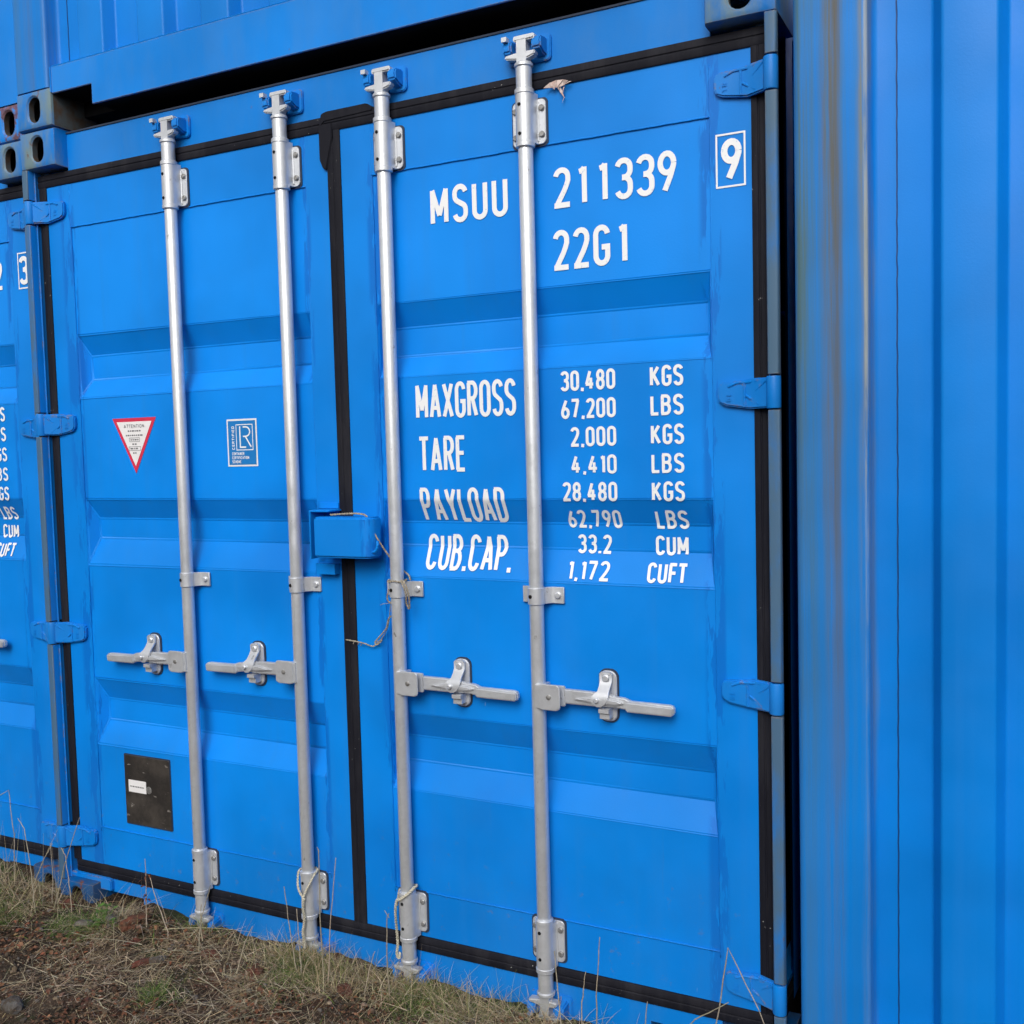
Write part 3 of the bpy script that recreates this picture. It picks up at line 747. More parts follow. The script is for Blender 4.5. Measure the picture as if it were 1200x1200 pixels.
# stickers and plates on the left-hand door
mb = MB()
c0, y0 = (.403, 1.601), PY-.0012
T0 = [(.308, 1.660), (.498, 1.660), (.403, 1.484)]
def scaled(t): return [(c0[0]+(p[0]-c0[0])*t, 1.601+(p[1]-1.601)*t) for p in T0]
mb.mat('red').poly([(p[0], y0, p[1]) for p in (T0[0], T0[2], T0[1])])
T1 = scaled(.80); mb.mat('paper').poly([(p[0], y0-.0006, p[1]) for p in (T1[0], T1[2], T1[1])])
mb.mat('ink'); 
text(mb, 'ATTENTION', .359, .447, 1.6395, 1.6285, .14, .16, yf=lambda z: y0-.0012, lift=.0002)
for zz, a, b in ((1.619, .375, .431), (1.605, .366, .440), (1.591, .386, .420), (1.577, .392, .414), (1.563, .383, .423), (1.549, .394, .412)):
    x = a
    while x < b-.004:
        wd = rnd.uniform(.004, .012); ribbon(mb, [(x, zz), (min(b, x+wd), zz)], .0022, lambda u, v: (u, y0-.0012, v), .05); x += wd+.003
for zz, a, b in ((1.591, .381, .425), (1.563, .378, .428)):
    ribbon(mb, [(a, zz-.006), (b, zz-.006), (b, zz+.006), (a, zz+.006), (a, zz-.006)], .0006, lambda u, v: (u, y0-.0013, v), .05)
mb.build('warning_sticker', door_l, 'white triangular sticker with red border pointing down')
mb = MB().mat('paper'); y1 = PY-.0012
mb.poly([(.785, y1, 1.500), (.785, y1, 1.641), (.900, y1, 1.641), (.900, y1, 1.500)][::-1])
mb.mat('lrblue').poly([(.790, y1-.0006, 1.505), (.790, y1-.0006, 1.636), (.895, y1-.0006, 1.636), (.895, y1-.0006, 1.505)][::-1])
mb.mat('white'); fl = lambda z: y1-.0010
Lp = lambda u, v: (u, y1-.0011, v)
ribbon(mb, [(.822, 1.549), (.884, 1.549), (.884, 1.624), (.822, 1.624), (.822, 1.547)], .0012, Lp, .05)
ribbon(mb, [(.836, 1.619), (.836, 1.557), (.858, 1.557)], .0022, lambda u, v: (u, y1-.0013, v), .05)
ribbon(mb, [(.848, 1.617), (.858, 1.617)]+arc(.858, 1.603, .016, .014, 90, -90, 10)+[(.848, 1.589)], .0021, lambda u, v: (u, y1-.0016, v), .05)
ribbon(mb, [(.857, 1.589), (.878, 1.557)], .0022, lambda u, v: (u, y1-.0019, v), .05)
text(mb, 'CERTIFIED', 0, .070, .012, .002, .19, .16, place=lambda u, v, lf: (.8165-v, y1-.001-lf, 1.550+u), lift=.0003)
text(mb, 'CONTAINER', .803, .850, 1.5425, 1.5335, .17, .15, yf=fl, lift=.0004); text(mb, 'CERTIFICATION', .803, .868, 1.5305, 1.5215, .17, .15, yf=fl, lift=.0004); text(mb, 'SCHEME', .803, .837, 1.5185, 1.5095, .17, .15, yf=fl, lift=.0004)
mb.build('certificate_sticker', door_l, 'blue rectangular sticker with white border and white letters')
mb = MB().mat('gap'); mb.prism(rrect(.287, .490, .334, .568, .004), 'y', .0445, .0482)
mb.mat('plate'); mb.prism(rrect(.290, .487, .338, .565, .004), 'y', .0425, .0450, .0008, 1)
mb.mat('bolt').lathe(.396, .458, [(.012, .0426), (.012, .0412), (.009, .0405)], 14, 'y')
mb.mat('paper').box(.306, .384, .0416, .0424, .444, .484)
mb.mat('ink')
x = .312
while x < .376:
    wd = rnd.uniform(.003, .008); ribbon(mb, [(x, .463), (x+wd, .463)], .0022, lambda u, v: (u, .0412, v), .05); x += wd+.0022
mb.build('data_plate', door_l, 'scuffed dark metal plate with a small white paper label')

# ---------------------------------------------------------------- left neighbour: the same container, other marks
nb = copy_tree(main, None, skip=('warning_sticker', 'certificate_sticker', 'data_plate', 'lock_box', 'owner_code', 'serial_number', 'size_code', 'check_digit', 'weight_heading', 'weight_figure', 'weight_unit'))
nb.location = (-2.456, .037, 0)
tag(nb, 'blue container cut off by the left picture edge, only its right door edge showing', 'container')
nb_door = [o for o in bpy.data.objects if o.parent is nb and o.name.startswith('door.')][-1]
nb_door = max([o for o in bpy.data.objects if o.parent is nb and o.name.split('.')[0] == 'door'], key=lambda o: sum(v.co.x for v in o.data.vertices)/len(o.data.vertices))
lettering(nb_door, 'serial_number', [('2', 2.184, 2.228, 2.2225, 2.124)], mono=True)
check_digit(nb_door, '3', .026, -.007)
for r_ in UNITS: lettering(nb_door, 'weight_unit', [r_], stroke=.155, gap=.14)

# ---------------------------------------------------------------- containers seen from their closed end
def end_container():
    root = empty('shipping_container', (0, 0, 0)); body(root)
    for x in (0, CW-.162):
        for z in (0, CH-ZC): casting('corner_casting', root, x, z, side='holewall')
    YI, YO = .047, .007
    mb = MB().mat('rail')      # bottom rail with lifting notches beside the castings
    N = .340
    mb.prism([(.163, .096), (.163, .178), (CW-.163, .178), (CW-.163, .096), (CW-N, .096), (CW-N, .034), (N, .034), (N, .096)], 'y', .004, .011, .0018, 1)
    mb.mat('rail').box(.163, CW-.163, .012, .060, .172, .178)
    mb.mat('dark').box(.166, CW-.166, .014, .12, .098, .165); mb.box(N+.006, CW-N-.006, .0135, .119, .037, .0975)
    mb.mat('endwall'); weld(mb, (.165, .008, .179), (CW-.165, .008, .179), .0042, 5); weld(mb, (.1635, .003, .10), (.1635, .003, .178), .003, 2)
    mb.build('bottom_rail', root)
    mb = MB().mat('rail'); mb.box(.163, CW-.163, .004, .08, CH-.115, CH-.012, .004); mb.build('top_rail', root)
    for sd in (-1, 1):
        X = (lambda x: CW-x) if sd > 0 else (lambda x: x)
        mb = MB().mat('endpost' if sd < 0 else 'frame')
        pts = [(.004, .140), (.000, .020)]+[(.016-.016*math.cos(math.radians(a)), .016-.016*math.sin(math.radians(a))) for a in (15, 35, 55, 75, 90)]
        pts += [(.140, .0)]+[(.142+.010*math.sin(math.radians(a)), .010-.010*math.cos(math.radians(a))) for a in (0, 30, 60, 90)]
        pts += [(.156, YI-.010), (.161, YI-.003), (.168, YI-.0008), (.203, YI-.0008), (.203, YI+.02), (.15, .140)]
        pts = [(X(a), b) for a, b in pts]
        mb.prism(pts if sd < 0 else pts[::-1], 'z', ZC, CH-ZC, 0, 1, True)
        mb.bm.normal_update()
        mb.build('corner_post', root)
    mb = MB().mat('endwall')
    prof = []; x = .200; prof.append((x, YI)); o0 = .290
    k = 0
    while o0+.107 < CW-.2:
        prof += [(o0-.016, YI), (o0+.002, YO), (o0+.105, YO), (o0+.123, YI)]; o0 += .2497
    prof.append((CW-.200, YI))
    # round each bend a little
    P = []
    for i, p in enumerate(prof):
        if 0 < i < len(prof)-1:
            a, b = Vector(prof[i-1]), Vector(prof[i+1]); p = Vector(p)
            for q, t in ((a, 1), (b, -1)):
                d = (q-p); 
            da = (a-p).normalized()*.006; db = (b-p).normalized()*.006
            for t in (0, .33, .67, 1): P.append(tuple((p+da)*(1-t)**2+p*2*t*(1-t)+(p+db)*t*t))
        else: P.append(p)
    zs = [.160+(CH-.28)*i/12 for i in range(13)]
    rows = [[mb.bm.verts.new((a, b+.0016*noise.noise(Vector((a*3, z*2, 1))), z)) for a, b in P] for z in zs]
    for r0, r1 in zip(rows, rows[1:]):
        for i in range(len(P)-1): mb.face((r0[i], r0[i+1], r1[i+1], r1[i]), True)
    mb.mat('seam'); weld(mb, (.2035, YI-.0008, .18), (.2035, YI-.0008, CH-.12), .0017, 3)
    mb.build('end_wall', root)
    return root
upper = end_container()
upper.location = (.004, -.008, CH+.003)
tag(upper, 'blue container with ribbed end wall stacked on the two-door container', 'container')
right = copy_tree(upper); right.location = (2.482, -.055, .02)
tag(right, 'blue container with ribbed end wall and stained corner post, right of the doors', 'container')
up2 = copy_tree(upper); up2.location = (-2.456, .040, CH+.003)
tag(up2, 'blue container with rusty bottom casting at the upper left picture corner', 'container')
for o in [q for q in bpy.data.objects if q.parent is up2 and q.name.startswith('corner_casting')]:
    if o.data.vertices[0].co.x > 1.2 and min(v.co.z for v in o.data.vertices) < .1 and min(v.co.y for v in o.data.vertices) < .01:
        o.data = o.data.copy(); o.data.materials[0] = M['castrust']; o['label'] = 'rust covered corner casting'

# ---------------------------------------------------------------- loose things on the doors
def smooth_path(pts, n=8):
    pts = [Vector(p) for p in pts]; out = []
    for i in range(len(pts)-1):
        p0, p1, p2, p3 = pts[max(i-1, 0)], pts[i], pts[i+1], pts[min(i+2, len(pts)-1)]
        for j in range(n):
            t = j/n; out.append(.5*((2*p1)+(p2-p0)*t+(2*p0-5*p1+4*p2-p3)*t*t+(3*p1-p0-3*p2+p3)*t**3))
    out.append(pts[-1]); return out
def twisted(mb, pts, R0, r, pitch):
    P = smooth_path(pts, 14); s = 0; A = []; B = []; up = Vector((.2, 1, .1)).normalized()
    for i, p in enumerate(P):
        if i: s += (P[i]-P[i-1]).length
        t = (P[min(i+1, len(P)-1)]-P[max(i-1, 0)]).normalized(); a = t.cross(up); a = a.normalized() if a.length > .05 else Vector((1, 0, 0)); b = t.cross(a)
        o = a*math.cos(2*PI*s/pitch)+b*math.sin(2*PI*s/pitch); A.append(p+o*R0); B.append(p-o*R0)
    mb.tube(A, r, 6); mb.tube(B, r, 6)
x3 = RODX[2]
mb = MB().mat('twine')
twisted(mb, [(1.205, -.018, 1.362), (1.26, -.020, 1.3655), (1.305, -.024, 1.366), (1.332, -.022, 1.356), (1.350, -.012, 1.305), (1.378, .006, 1.250), (1.392, .034, 1.215), (1.420, .036, 1.195), (1.438, .016, 1.184)], .0014, .0016, .017)
ring = [(x3+.0255*math.cos(math.radians(a)), RODY+.0255*math.sin(math.radians(a)), 1.181+.002*math.sin(a)) for a in range(-180, 190, 20)]
twisted(mb, ring, .0012, .0015, .015)
twisted(mb, [(1.424, -.004, 1.184), (1.440, -.012, 1.176), (1.449, -.012, 1.150), (1.447, -.006, 1.120), (1.440, .002, 1.108), (1.436, -.004, 1.125), (1.442, -.013, 1.150), (1.436, -.016, 1.172), (1.425, -.010, 1.186)], .0015, .0016, .016)
twisted(mb, [(1.380, -.004, 1.160), (1.376, -.004, 1.130), (1.386, .008, 1.115), (1.384, .018, 1.108)], .001, .0014, .016)
twisted(mb, [(1.378, .010, 1.130), (1.366, .020, 1.090), (1.350, .030, 1.045), (1.322, .036, 1.010), (1.300, .037, 1.000)], .0004, .0009, .02)
twisted(mb, [(1.388, .012, 1.090), (1.366, .014, 1.075), (1.350, .022, 1.045), (1.318, .032, 1.016), (1.304, .034, 1.002), (1.312, .032, .996), (1.330, .030, 1.010)], .0011, .0014, .018)
twisted(mb, [(1.315, .034, 1.002), (1.296, .034, .990), (1.270, .033, .996), (1.245, .032, 1.000), (1.205, .033, 1.003)], .0009, .0013, .018)
for a in ((1.262, .998), (1.252, 1.0), (1.236, 1.001)): mb.tube([(a[0], .030, a[1]), (a[0]-.003, .028, a[1]-.008)], .0008, 5)
mb.tube([(1.372, .012, 1.118), (1.356, .006, 1.117), (1.346, .004, 1.113)], .0007, 5)
tag(mb.build('twine'), 'frayed twine trailing from the padlock box round a lock rod', 'twine')
x2 = RODX[1]; ry = RODY
mb = MB().mat('rope')
loop = [(x2+.028*math.cos(math.radians(a)), ry+.028*math.sin(math.radians(a)), .312-.0*a) for a in range(200, -20, -20)]
twisted(mb, [(x2+.010, ry-.034, .240), (x2-.012, ry-.032, .268), (x2-.026, ry-.016, .296)]+loop+[(x2+.028, ry-.010, .306), (x2+.014, ry-.030, .268), (x2+.004, ry-.034, .243)], .0016, .0022, .018)
twisted(mb, [(x2+.006, ry-.034, .246), (x2+.002, ry-.032, .215), (x2+.004, ry-.030, .180), (x2-.002, ry-.032, .140), (x2+.000, ry-.030, .112), (x2-.001, ry-.028, .092)], .0022, .0027, .014)
tag(mb.build('cord'), 'pale cord in a loop on the rod foot just left of the black door gap', 'cord', 'pale cords tied to the rod feet')
mb = MB().mat('rope')
loop = [(x3+.027*math.cos(math.radians(a)), ry+.027*math.sin(math.radians(a)), .318+.010*math.cos(math.radians(a))) for a in range(0, 200, 20)]
twisted(mb, [(x3+.027, ry, .330), (x3+.018, ry-.022, .318), (x3-.006, ry-.028, .300), (x3-.026, ry-.016, .286), (x3-.034, ry-.012, .250), (x3-.033, ry-.010, .200), (x3-.030, ry-.012, .160), (x3-.034, ry-.012, .132), (x3-.026, ry-.014, .122), (x3-.020, ry-.016, .138)], .0020, .0026, .014)
twisted(mb, [(x3-.030, ry-.010, .270)]+loop[::-1]+[(x3+.024, ry-.01, .33)], .0014, .002, .016)
tag(mb.build('cord'), 'pale braided cord hanging from the rod foot just right of the door gap', 'cord', 'pale cords tied to the rod feet')
mb = MB().mat('shred')
def scrap(pts, y):
    for i in range(len(pts)-2):
        vs = [mb.bm.verts.new((p[0], y+rnd.uniform(-.006, .003), p[1])) for p in pts[i:i+3]]; mb.face(vs)
scrap([(1.862, 2.415), (1.880, 2.426), (1.884, 2.414), (1.896, 2.430), (1.900, 2.412), (1.914, 2.428), (1.914, 2.414), (1.930, 2.422), (1.938, 2.419)], .034)
scrap([(1.896, 2.414), (1.905, 2.414), (1.904, 2.402), (1.911, 2.400), (1.913, 2.388), (1.916, 2.385), (1.908, 2.372)], .036)
scrap([(1.884, 2.416), (1.890, 2.408), (1.893, 2.414)], .034); scrap([(1.912, 2.412), (1.917, 2.412), (1.912, 2.398), (1.916, 2.396)], .035)
tag(mb.build('torn_tape'), 'scrap of torn pale tape stuck under the top door seal', 'tape scrap')

# ---------------------------------------------------------------- ground
def gh(x, y):
    """earth banked against the container feet, falling towards the viewer"""
    b = .060-.10*max(0, -y-.10)**1.2
    if x > 1.35: b -= .030*(x-1.35)
    b += .030*math.exp(-((x-.42)/.16)**2-((y+.08)/.12)**2)+.02*math.exp(-((x+.5)/.3)**2)
    b = max(b, -.06)
    e = -4.6-.45*max(-1.5, min(4, x))             # unseen earth bank, added to cut low sky light off the lower doors
    if y < e: t = min(1, (e-y)/4.0); b += 3.0*t*t*(3-2*t)
    n_ = .020*noise.noise(Vector((x*5, y*5, .3)))+.010*noise.noise(Vector((x*17, y*17, 2)))+.005*noise.noise(Vector((x*55, y*55, 4)))
    return b+n_*(1 if abs(x) < 4 and abs(y) < 4 else .3)
mb = MB().mat('soil')
def axis_pts(lo, hi, fine0, fine1, fs):
    out = []; v = fine0
    while v <= fine1+1e-9: out.append(v); v += fs
    st = fs; v = fine0
    while v > lo: st *= 1.5; v -= st; out.append(max(v, lo))
    st = fs; v = out[int((fine1-fine0)/fs)]
    while v < hi: st *= 1.5; v += st; out.append(min(v, hi))
    return sorted(set(out))
xs = axis_pts(-220, 220, -.9, 2.3, .013); ys = axis_pts(-220, 220, -1.1, .15, .013)
ys = sorted(set(ys+[-3.2-.35*i for i in range(24)])); xs = sorted(set(xs+[-12+.8*i for i in range(32) if not -1 < -12+.8*i < 2.4]))
grid = [[mb.bm.verts.new((x, y, gh(x, y))) for x in xs] for y in ys]
for r0, r1 in zip(grid, grid[1:]):
    for i in range(len(xs)-1): mb.face((r0[i], r0[i+1], r1[i+1], r1[i]), True)
tag(mb.build('ground'), 'earth bank with dead grass and brick dust below the containers', None, None, 'structure')

def vary(c, a):
    f = 1+rnd.uniform(-a, a); return tuple(max(0, min(1, v*f*(1+rnd.uniform(-a*.3, a*.3)))) for v in c)
class Strands(MB):
    def __init__(s, key):
        super().__init__(); s.mat(key); s.lay = s.bm.loops.layers.float_color.new('Col')
    def paintf(s, f, c):
        if f:
            for l in f.loops: l[s.lay] = (*c, 1)
    def blade(s, p, d, L, w_, c, droop=.5, n=4):
        """flat tapering blade from p, starting along d, sagging"""
        p = Vector(p); d = Vector(d).normalized(); side = d.cross(Vector((rnd.uniform(-.4, .4), rnd.uniform(-.4, .4), 1)))
        if side.length < .05: side = Vector((1, 0, 0))
        side.normalize(); prev = None
        for i in range(n+1):
            t = i/n; ww = w_*(1-t*.85)/2
            a = s.bm.verts.new(p-side*ww); b = s.bm.verts.new(p+side*ww)
            if prev: s.paintf(s.face((prev[0], prev[1], b, a)), c)
            prev = (a, b); d = (d+Vector((0, 0, -droop/n))).normalized(); p = p+d*L/n
            g = gh(p.x, p.y)+.002
            if p.z < g: p.z = g; d.z = max(d.z, -.02)
STRAW = [(.52, .42, .26), (.43, .33, .20), (.32, .23, .14), (.60, .51, .35), (.21, .145, .09)]
GREEN = [(.085, .16, .022), (.065, .13, .022), (.13, .20, .04), (.20, .21, .08)]
def ymax(x):
    if x > -.01: return -.012
    return .020
def spot():
    x = rnd.uniform(-.75, 2.05); y = ymax(x)-abs(rnd.gauss(0, .30)) if rnd.random() < .55 else rnd.uniform(-.9, ymax(x)); return x, y
def dens(x, y, sd): return noise.noise(Vector((x*4.2, y*4.2, sd)))
st = Strands('blade')
n_ = 0
while n_ < 10500:
    x, y = spot()
    if dens(x, y, 9)+.6*noise.noise(Vector((x*11, y*11, 6))) < rnd.uniform(-.45, .45): continue
    a = rnd.uniform(0, 2*PI); up = abs(rnd.gauss(.10, .22)); L = rnd.uniform(.025, .13)
    if y > -.09 and x > .15: up += .5*rnd.random(); L *= 1.0
    st.blade((x, y, gh(x, y)+rnd.uniform(0, .012)), (math.cos(a), math.sin(a), up), L, rnd.uniform(.0008, .0022), vary(rnd.choice(STRAW), .25), rnd.uniform(.2, .9), 3); n_ += 1
for i in range(3400):
    x = rnd.choice((rnd.gauss(1.08, .10), rnd.gauss(1.30, .16), rnd.gauss(1.60, .16), rnd.uniform(-.6, 2.1), rnd.gauss(-.25, .2))); y = min(-.006, -abs(rnd.gauss(.02, .06))) if x > -.02 else rnd.uniform(-.2, .01)
    a = rnd.uniform(0, 2*PI); c = vary(rnd.choice(STRAW[:4]+[(.30, .29, .12), (.24, .25, .09)]), .2)
    st.blade((x, y, gh(x, y)), (math.cos(a)*.6, math.sin(a)*.6-.15, rnd.uniform(.5, 1.4)), rnd.uniform(.04, .12), rnd.uniform(.0010, .0020), c, rnd.uniform(.6, 1.7), 6)
for i in range(34):
    x, y = rnd.gauss(-.16, .18), rnd.uniform(-.14, -.02); a = rnd.uniform(0, 2*PI); t = abs(rnd.gauss(.2, .25))
    st.blade((x, y, gh(x, y)), (math.cos(a)*t, math.sin(a)*t*.5, 1), rnd.uniform(.12, .30), rnd.uniform(.0018, .003), vary((.36, .30, .20), .2), rnd.uniform(.0, .35), 8)
for i in range(110):
    x, y = rnd.uniform(-.7, 1.9), -abs(rnd.gauss(.05, .25))-.03; a = rnd.uniform(-.6, .6)+rnd.choice((0, PI))
    st.blade((x, y, gh(x, y)+rnd.uniform(.004, .03)), (math.cos(a), math.sin(a), rnd.uniform(-.02, .22)), rnd.uniform(.12, .32), rnd.uniform(.0020, .0034), vary((.42, .35, .23), .2), rnd.uniform(.1, .4), 10)
for i in range(900):       # small tussocks
    if i % 30 == 0: tx, ty, tc = rnd.uniform(-.7, 1.9), -abs(rnd.gauss(.0, .25))-.03, rnd.choice(STRAW[:4])
    a = rnd.uniform(0, 2*PI); x, y = tx+rnd.gauss(0, .012), min(-.015, ty+rnd.gauss(0, .012))
    st.blade((x, y, gh(x, y)), (math.cos(a)*.8, math.sin(a)*.8, rnd.uniform(.3, 1.1)), rnd.uniform(.04, .09), rnd.uniform(.0009, .0018), vary(tc, .2), rnd.uniform(.9, 1.8), 6)
tag(st.build('dry_grass'), 'matted dead straw-coloured grass covering the earth', 'grass', None, 'stuff')
st = Strands('blade'); n_ = 0
CL_G = [(-.42, -.02, .22, 1.3), (-.15, -.12, .16, 1.3), (-.05, -.20, .10, 1.3), (.17, -.16, .07, 1.2), (.30, -.14, .08, 1.3), (.62, -.03, .10, .8), (1.06, -.05, .14, 1.3), (1.10, -.06, .08, 1.3), (1.45, -.05, .10, 1.2), (1.35, -.03, .25, .9), (1.62, -.02, .15, .6), (.85, -.04, .12, .5), (.78, -.33, .05, .5), (1.5, -.06, .2, .5)]
while n_ < 5600:
    cx, cy, rr, wt_ = rnd.choice(CL_G)
    if rnd.random() > wt_/1.3: continue
    x, y = rnd.gauss(cx, rr*.6), min(rnd.gauss(cy, rr*.5), ymax(cx)-.002)
    if dens(x, y, 4) < rnd.uniform(-.5, .2): continue
    a = rnd.uniform(0, 2*PI); st.blade((x, y, gh(x, y)), (math.cos(a)*.7, math.sin(a)*.7, rnd.uniform(.35, 1.2)), rnd.uniform(.02, .065), rnd.uniform(.0012, .0026), vary(rnd.choice(GREEN), .25), rnd.uniform(.5, 1.3), 4); n_ += 1
tag(st.build('green_grass'), 'short green grass tufts along the container foot', 'grass', None, 'stuff')

ICO = {}
def ico(sub):
    if sub not in ICO:
        b = bmesh.new(); bmesh.ops.create_icosphere(b, subdivisions=sub, radius=1); b.verts.index_update()
        ICO[sub] = ([v.co.copy() for v in b.verts], [[v.index for v in f.verts] for f in b.faces]); b.free()
    return ICO[sub]
def lump(mb, c, r, colr, sq=(1, 1, 1), sub=1, rough=.35):
    seed = rnd.uniform(0, 99); V0, F0 = ico(sub); V = []
    rot = Matrix.Rotation(rnd.uniform(0, 6.28), 3, 'Z') @ Matrix.Rotation(rnd.uniform(-.5, .5), 3, 'X')
    for d in V0:
        k_ = 1+rough*noise.noise(d*1.5+Vector((seed, 0, 0)))+rough*.4*noise.noise(d*4+Vector((0, seed, 0)))
        V.append(mb.bm.verts.new(rot @ Vector((d.x*sq[0]*r*k_, d.y*sq[1]*r*k_, d.z*sq[2]*r*k_))+Vector(c)))
    for f in F0: mb.paintf(mb.face([V[i] for i in f]), vary(colr, .10))
gr = Strands('stone'); STONE = [(.34, .24, .175), (.40, .30, .22), (.27, .15, .11), (.30, .21, .15), (.20, .15, .10), (.26, .20, .135), (.16, .085, .055), (.17, .15, .135), (.11, .10, .09), (.22, .20, .175), (.20, .085, .055), (.15, .06, .04), (.13, .10, .075), (.085, .065, .05)]
for i in range(17000):
    x, y = rnd.uniform(-.75, 2.05), rnd.uniform(-.9, -.01)
    if dens(x, y, 21) < rnd.uniform(-.5, .25): continue
    r = rnd.uniform(.0014, .0042) if rnd.random() < .93 else rnd.uniform(.0042, .011)
    lump(gr, (x, y, gh(x, y)+r*.25+max(0, rnd.gauss(.002, .005))), r, rnd.choice(STONE), (1, rnd.uniform(.6, 1), rnd.uniform(.5, .8)))
tag(gr.build('gravel'), 'small stones and brick crumbs scattered in the dirt', 'gravel', None, 'stuff')

lt = Strands('stone'); LEAF = [(.29, .11, .06), (.19, .08, .045), (.33, .16, .09), (.10, .07, .045), (.24, .15, .085), (.075, .045, .03)]
n_ = 0
while n_ < 6500:
    x, y = rnd.uniform(-.75, 1.9), rnd.uniform(-.8, -.015)
    if noise.noise(Vector((x*5.5+5, y*5.5+2, 0)))+.3*noise.noise(Vector((x*19, y*19, 1))) < rnd.uniform(-.12, .35): continue
    n_ += 1; r = rnd.uniform(.003, .011); a = rnd.uniform(0, 2*PI); t = rnd.uniform(-.5, .5); z = gh(x, y)+rnd.uniform(.002, .014)
    u = Vector((math.cos(a), math.sin(a), t)); v = Vector((-math.sin(a), math.cos(a), rnd.uniform(-.6, .6)))*rnd.uniform(.4, .7); c = Vector((x, y, z))
    q = [lt.bm.verts.new(p) for p in (c-u*r, c+v*r+Vector((0, 0, r*.3)), c+u*r, c-v*r+Vector((0, 0, r*rnd.uniform(-.2, .5))))]
    cc = vary(rnd.choice(LEAF), .25); lt.paintf(lt.face(q[:3]), cc); lt.paintf(lt.face((q[0], q[2], q[3])), cc)
tag(lt.build('leaf_litter'), 'reddish brown leaf litter and crumbs in patches on the earth', 'leaf litter', None, 'stuff')
BRICKS = [(.46, -.10, .048, 'largest orange brick lump on the small mound by the container foot'), (.53, -.17, .022, 'red brick chip just below the mound'), (.62, -.22, .030, 'dark red brick piece lying in the grass left of the first rod foot'),
          (.78, -.12, .030, 'flat red brick piece under the first lock rod'), (.10, -.05, .034, 'red brick piece in front of the left corner casting'), (.58, -.30, .018, 'orange brick chip in the dirt in front of the mound'),
          (.98, -.14, .036, 'flat reddish brick slab in the straw below the second rod'), (.62, -.42, .028, 'pinkish brick chunk near the bottom left picture edge'), (1.27, -.12, .034, 'rusty red brick piece below the door gap'), (1.50, -.07, .028, 'crumbled red brick piece below the third rod')]
for x, y, r, lb in BRICKS:
    mb = Strands('stone'); lump(mb, (x, y, gh(x, y)+r*.10), r*.82, (.20, .078, .047) if 'orange' in lb else (.155, .055, .040), (1.15, .75, .5), 3, .7)
    tag(mb.build('brick_fragment'), lb, 'brick', 'brick fragments in the dirt')
for x, y, r, lb in ((.36, -.10, .024, 'grey rounded stone beside the green weed'), (.27, -.13, .028, 'pale grey stone left of the green weed'), (.66, -.20, .022, 'grey stone among the brick chips'), (.44, -.52, .030, 'dark grey stone at the bottom left picture corner')):
    mb = Strands('stone'); lump(mb, (x, y, gh(x, y)+r*.3), r, (.20, .19, .17) if 'pale' in lb else (.13, .125, .12), (1.2, .8, .6), 2, .3)
    tag(mb.build('stone'), lb, 'stone')

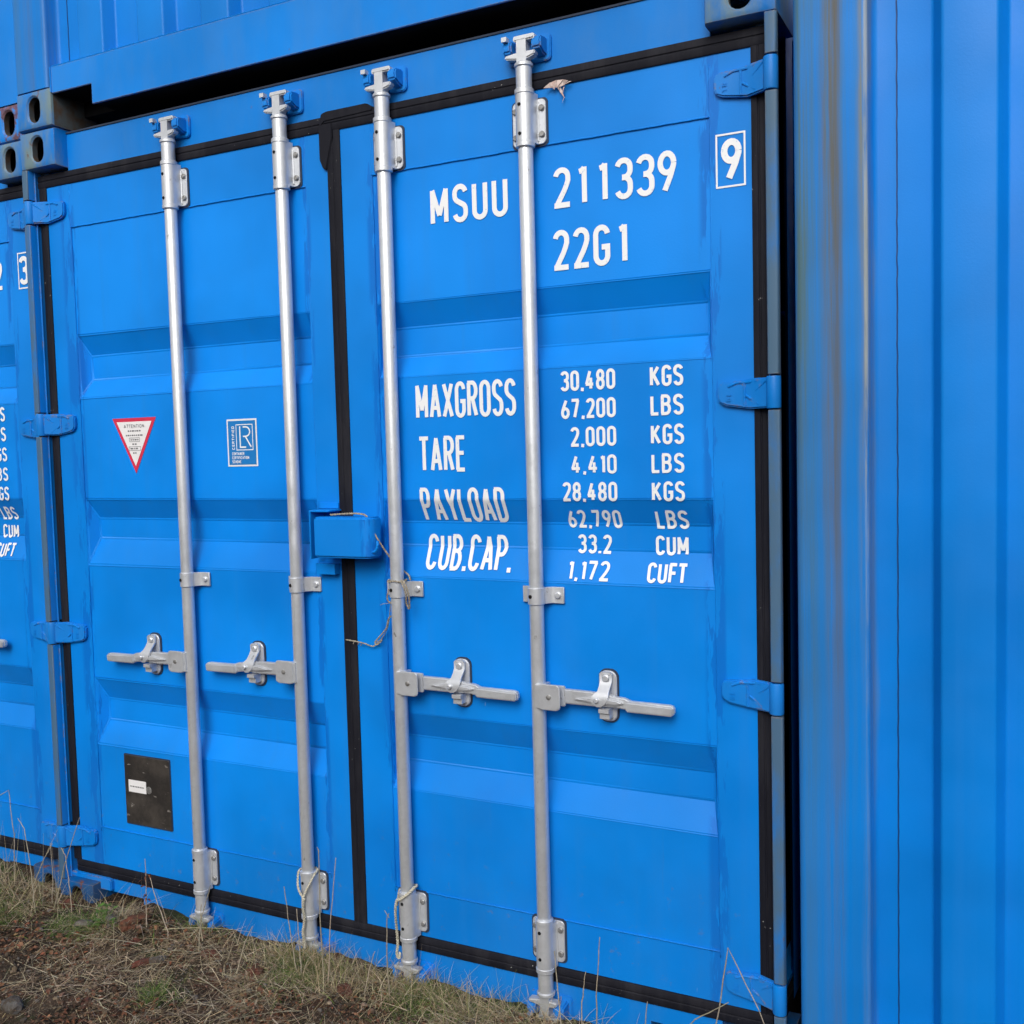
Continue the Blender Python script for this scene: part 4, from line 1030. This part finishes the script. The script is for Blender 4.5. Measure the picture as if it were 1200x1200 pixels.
# tall dead stalks, each its own plant
STK = [((.52, -.10), [(.512, -.10, .127), (.516, -.10, .20), (.518, -.10, .305)], 'dead stalk with shrivelled rust-red leaves by the first door'),
 ((.08, -.06), [(.07, -.08, .05), (.13, -.08, .21), (.215, -.08, .385)], 'long pale stalk leaning right across the left corner post'),
 ((.02, -.05), [(.02, -.05, .03), (.035, -.05, .15), (.03, -.05, .262)], 'short upright stalk in front of the left corner post'),
 ((.16, -.08), [(.155, -.08, .04), (.150, -.08, .15), (.135, -.08, .25), (.12, -.08, .27)], 'thin stalk beside the left corner casting'),
 ((-.20, -.02), [(-.20, -.02, .09), (-.19, -.02, .25), (-.205, -.02, .40), (-.34, -.03, .33)], 'stalk folded over at the top before the left container'),
 ((-.26, -.02), [(-.27, -.02, .09), (-.28, -.02, .22), (-.30, -.02, .33)], 'upright stalk at the left picture edge'),
 ((-.08, -.05), [(-.08, -.05, .07), (-.02, -.05, .18), (.04, -.05, .26)], 'stalk leaning right in front of the gap between the left containers'),
 ((.02, -.12), [(.03, -.12, .05), (.02, -.12, .18), (.0, -.12, .33), (-.03, -.12, .36)], 'thin curved stalk left of the corner post'),
 ((2.29, -.10), [(2.270, -.08, .05), (2.300, -.09, .20), (2.332, -.10, .392), (2.40, -.10, .262), (2.455, -.10, .12)], 'pale stalk bent into a sharp peak at the lower right hinge'),
 ((2.20, -.10), [(2.17, -.09, .10), (2.25, -.09, .20), (2.330, -.095, .262)], 'stalk slanting up to the foot of the peaked stalk'),
 ((2.00, -.10), [(2.000, -.09, .03), (2.003, -.09, .20), (2.015, -.09, .35)], 'single upright stalk right of the fourth rod'),
 ((1.95, -.08), [(1.955, -.08, .04), (1.960, -.08, .17), (1.972, -.08, .25)], 'short stalk beside the fourth rod foot'),
 ((1.90, -.08), [(1.905, -.08, .03), (1.897, -.08, .17), (1.888, -.08, .285)], 'faint thin stalk touching the fourth rod bracket'),
 ((1.18, -.10), [(1.185, -.10, .05), (1.182, -.10, .25), (1.185, -.10, .435), (1.180, -.10, .445)], 'tall hooked stalk right of the second rod foot'),
 ((1.20, -.10), [(1.200, -.10, .05), (1.215, -.10, .22), (1.243, -.10, .425)], 'tall stalk leaning right beside the hooked stalk'),
 ((1.07, -.10), [(1.095, -.10, .05), (1.075, -.10, .17), (1.058, -.10, .312)], 'tall stalk left of the second rod'),
 ((1.11, -.10), [(1.110, -.10, .06), (1.105, -.10, .15), (1.100, -.10, .255)], 'short stalk left of the second rod'),
 ((1.40, -.10), [(1.405, -.10, .06), (1.400, -.10, .18), (1.405, -.10, .29), (1.412, -.10, .30)], 'branched-top stalk left of the third rod'),
 ((1.33, -.10), [(1.325, -.10, .07), (1.345, -.10, .14), (1.362, -.10, .185)], 'short slanting stalk between the door gap and the third rod'),
 ((.74, -.12), [(.74, -.12, .05), (.755, -.12, .16), (.80, -.12, .28)], 'stalk leaning right left of the first rod foot'),
 ((.60, -.10), [(.600, -.10, .09), (.555, -.10, .19), (.535, -.10, .25)], 'stalk leaning left beside the red-leaved stalk'),
 ((.72, -.08), [(.72, -.08, .06), (.715, -.08, .13), (.722, -.08, .19)], 'short upright stalk right of the red-leaved stalk'),
 ((.95, -.16), [(.92, -.16, .05), (.96, -.16, .16), (.99, -.16, .21)], 'pale stalk right of the first rod foot'),
 ((2.14, -.08), [(2.13, -.08, .02), (2.12, -.08, .13), (2.13, -.08, .21)], 'small stalk in the middle of the right door foot')]
for (bx, by), pts, lb in STK:
    mb = Strands('blade'); c = vary((.40, .34, .25), .15)
    p0 = Vector(pts[0]); base = Vector((p0.x, p0.y, min(gh(p0.x, p0.y)-.004, p0.z)))
    P = [base]+[Vector(q) for q in pts] if (p0-base).length > .01 else [base]+[Vector(q) for q in pts[1:]]
    P = [P[0]]+[q for q in P[1:]]
    Q = []
    for a, b in zip(P, P[1:]):
        for i in range(5): Q.append(a.lerp(b, i/5)+Vector((rnd.uniform(-.0012, .0012), rnd.uniform(-.0012, .0012), 0)))
    Q.append(P[-1]); n0 = len(mb.bm.faces)
    mb.tube(Q, .0019, 6, lambda t: 1-.45*t)
    if 'branched' in lb: mb.tube([P[-1]+Vector((0, 0, -.012)), P[-1]+Vector((-.014, 0, .006))], .0011, 5)
    for f in mb.bm.faces: mb.paintf(f, c)
    o = mb.build('dead_stalk'); tag(o, lb, 'stalk', 'tall dead grass stalks')
    if 'rust-red' in lb:
        lf = Strands('blade')
        for i in range(16):
            z = rnd.uniform(.165, .262); x = .514+rnd.gauss(0, .006); a = rnd.uniform(0, 2*PI); L = rnd.uniform(.010, .024)
            v = [lf.bm.verts.new(Vector((x, -.10, z))+Vector(q)) for q in ((0, 0, 0), (math.cos(a)*L*.5-.004, math.sin(a)*L*.5, rnd.uniform(-.008, .006)), (math.cos(a)*L, math.sin(a)*L, rnd.uniform(-.012, .004)), (math.cos(a)*L*.5+.004, math.sin(a)*L*.5, rnd.uniform(-.004, .012)))]
            lf.paintf(lf.face(v), vary((.22, .075, .035), .3))
        lf.build('leaves', o)
# green weed at the mound
mb = Strands('blade')
wx, wy = .345, -.115; wz = gh(wx, wy)
for i in range(16):
    a = rnd.uniform(0, 2*PI); e = rnd.uniform(.3, 1.3); L = rnd.uniform(.02, .06); tip = Vector((wx, wy, wz))+Vector((math.cos(a)*math.cos(e), math.sin(a)*math.cos(e), math.sin(e)))*L
    n0 = set(mb.bm.faces); mb.tube([(wx, wy, wz), tip], .0009, 5)
    for k_ in range(3):
        b = a+rnd.uniform(-1.2, 1.2); l2 = rnd.uniform(.010, .020); d = Vector((math.cos(b), math.sin(b), rnd.uniform(-.2, .5))).normalized(); sdv = d.cross(Vector((0, 0, 1))).normalized()*l2*.36
        v = [mb.bm.verts.new(q) for q in (tip, tip+d*l2*.45+sdv, tip+d*l2, tip+d*l2*.45-sdv)]; mb.face(v)
    c = vary((.10, .19, .035), .25)
    for f in set(mb.bm.faces)-n0: mb.paintf(f, c)
tag(mb.build('weed'), 'small bright green leafy weed beside the corner casting', 'weed')
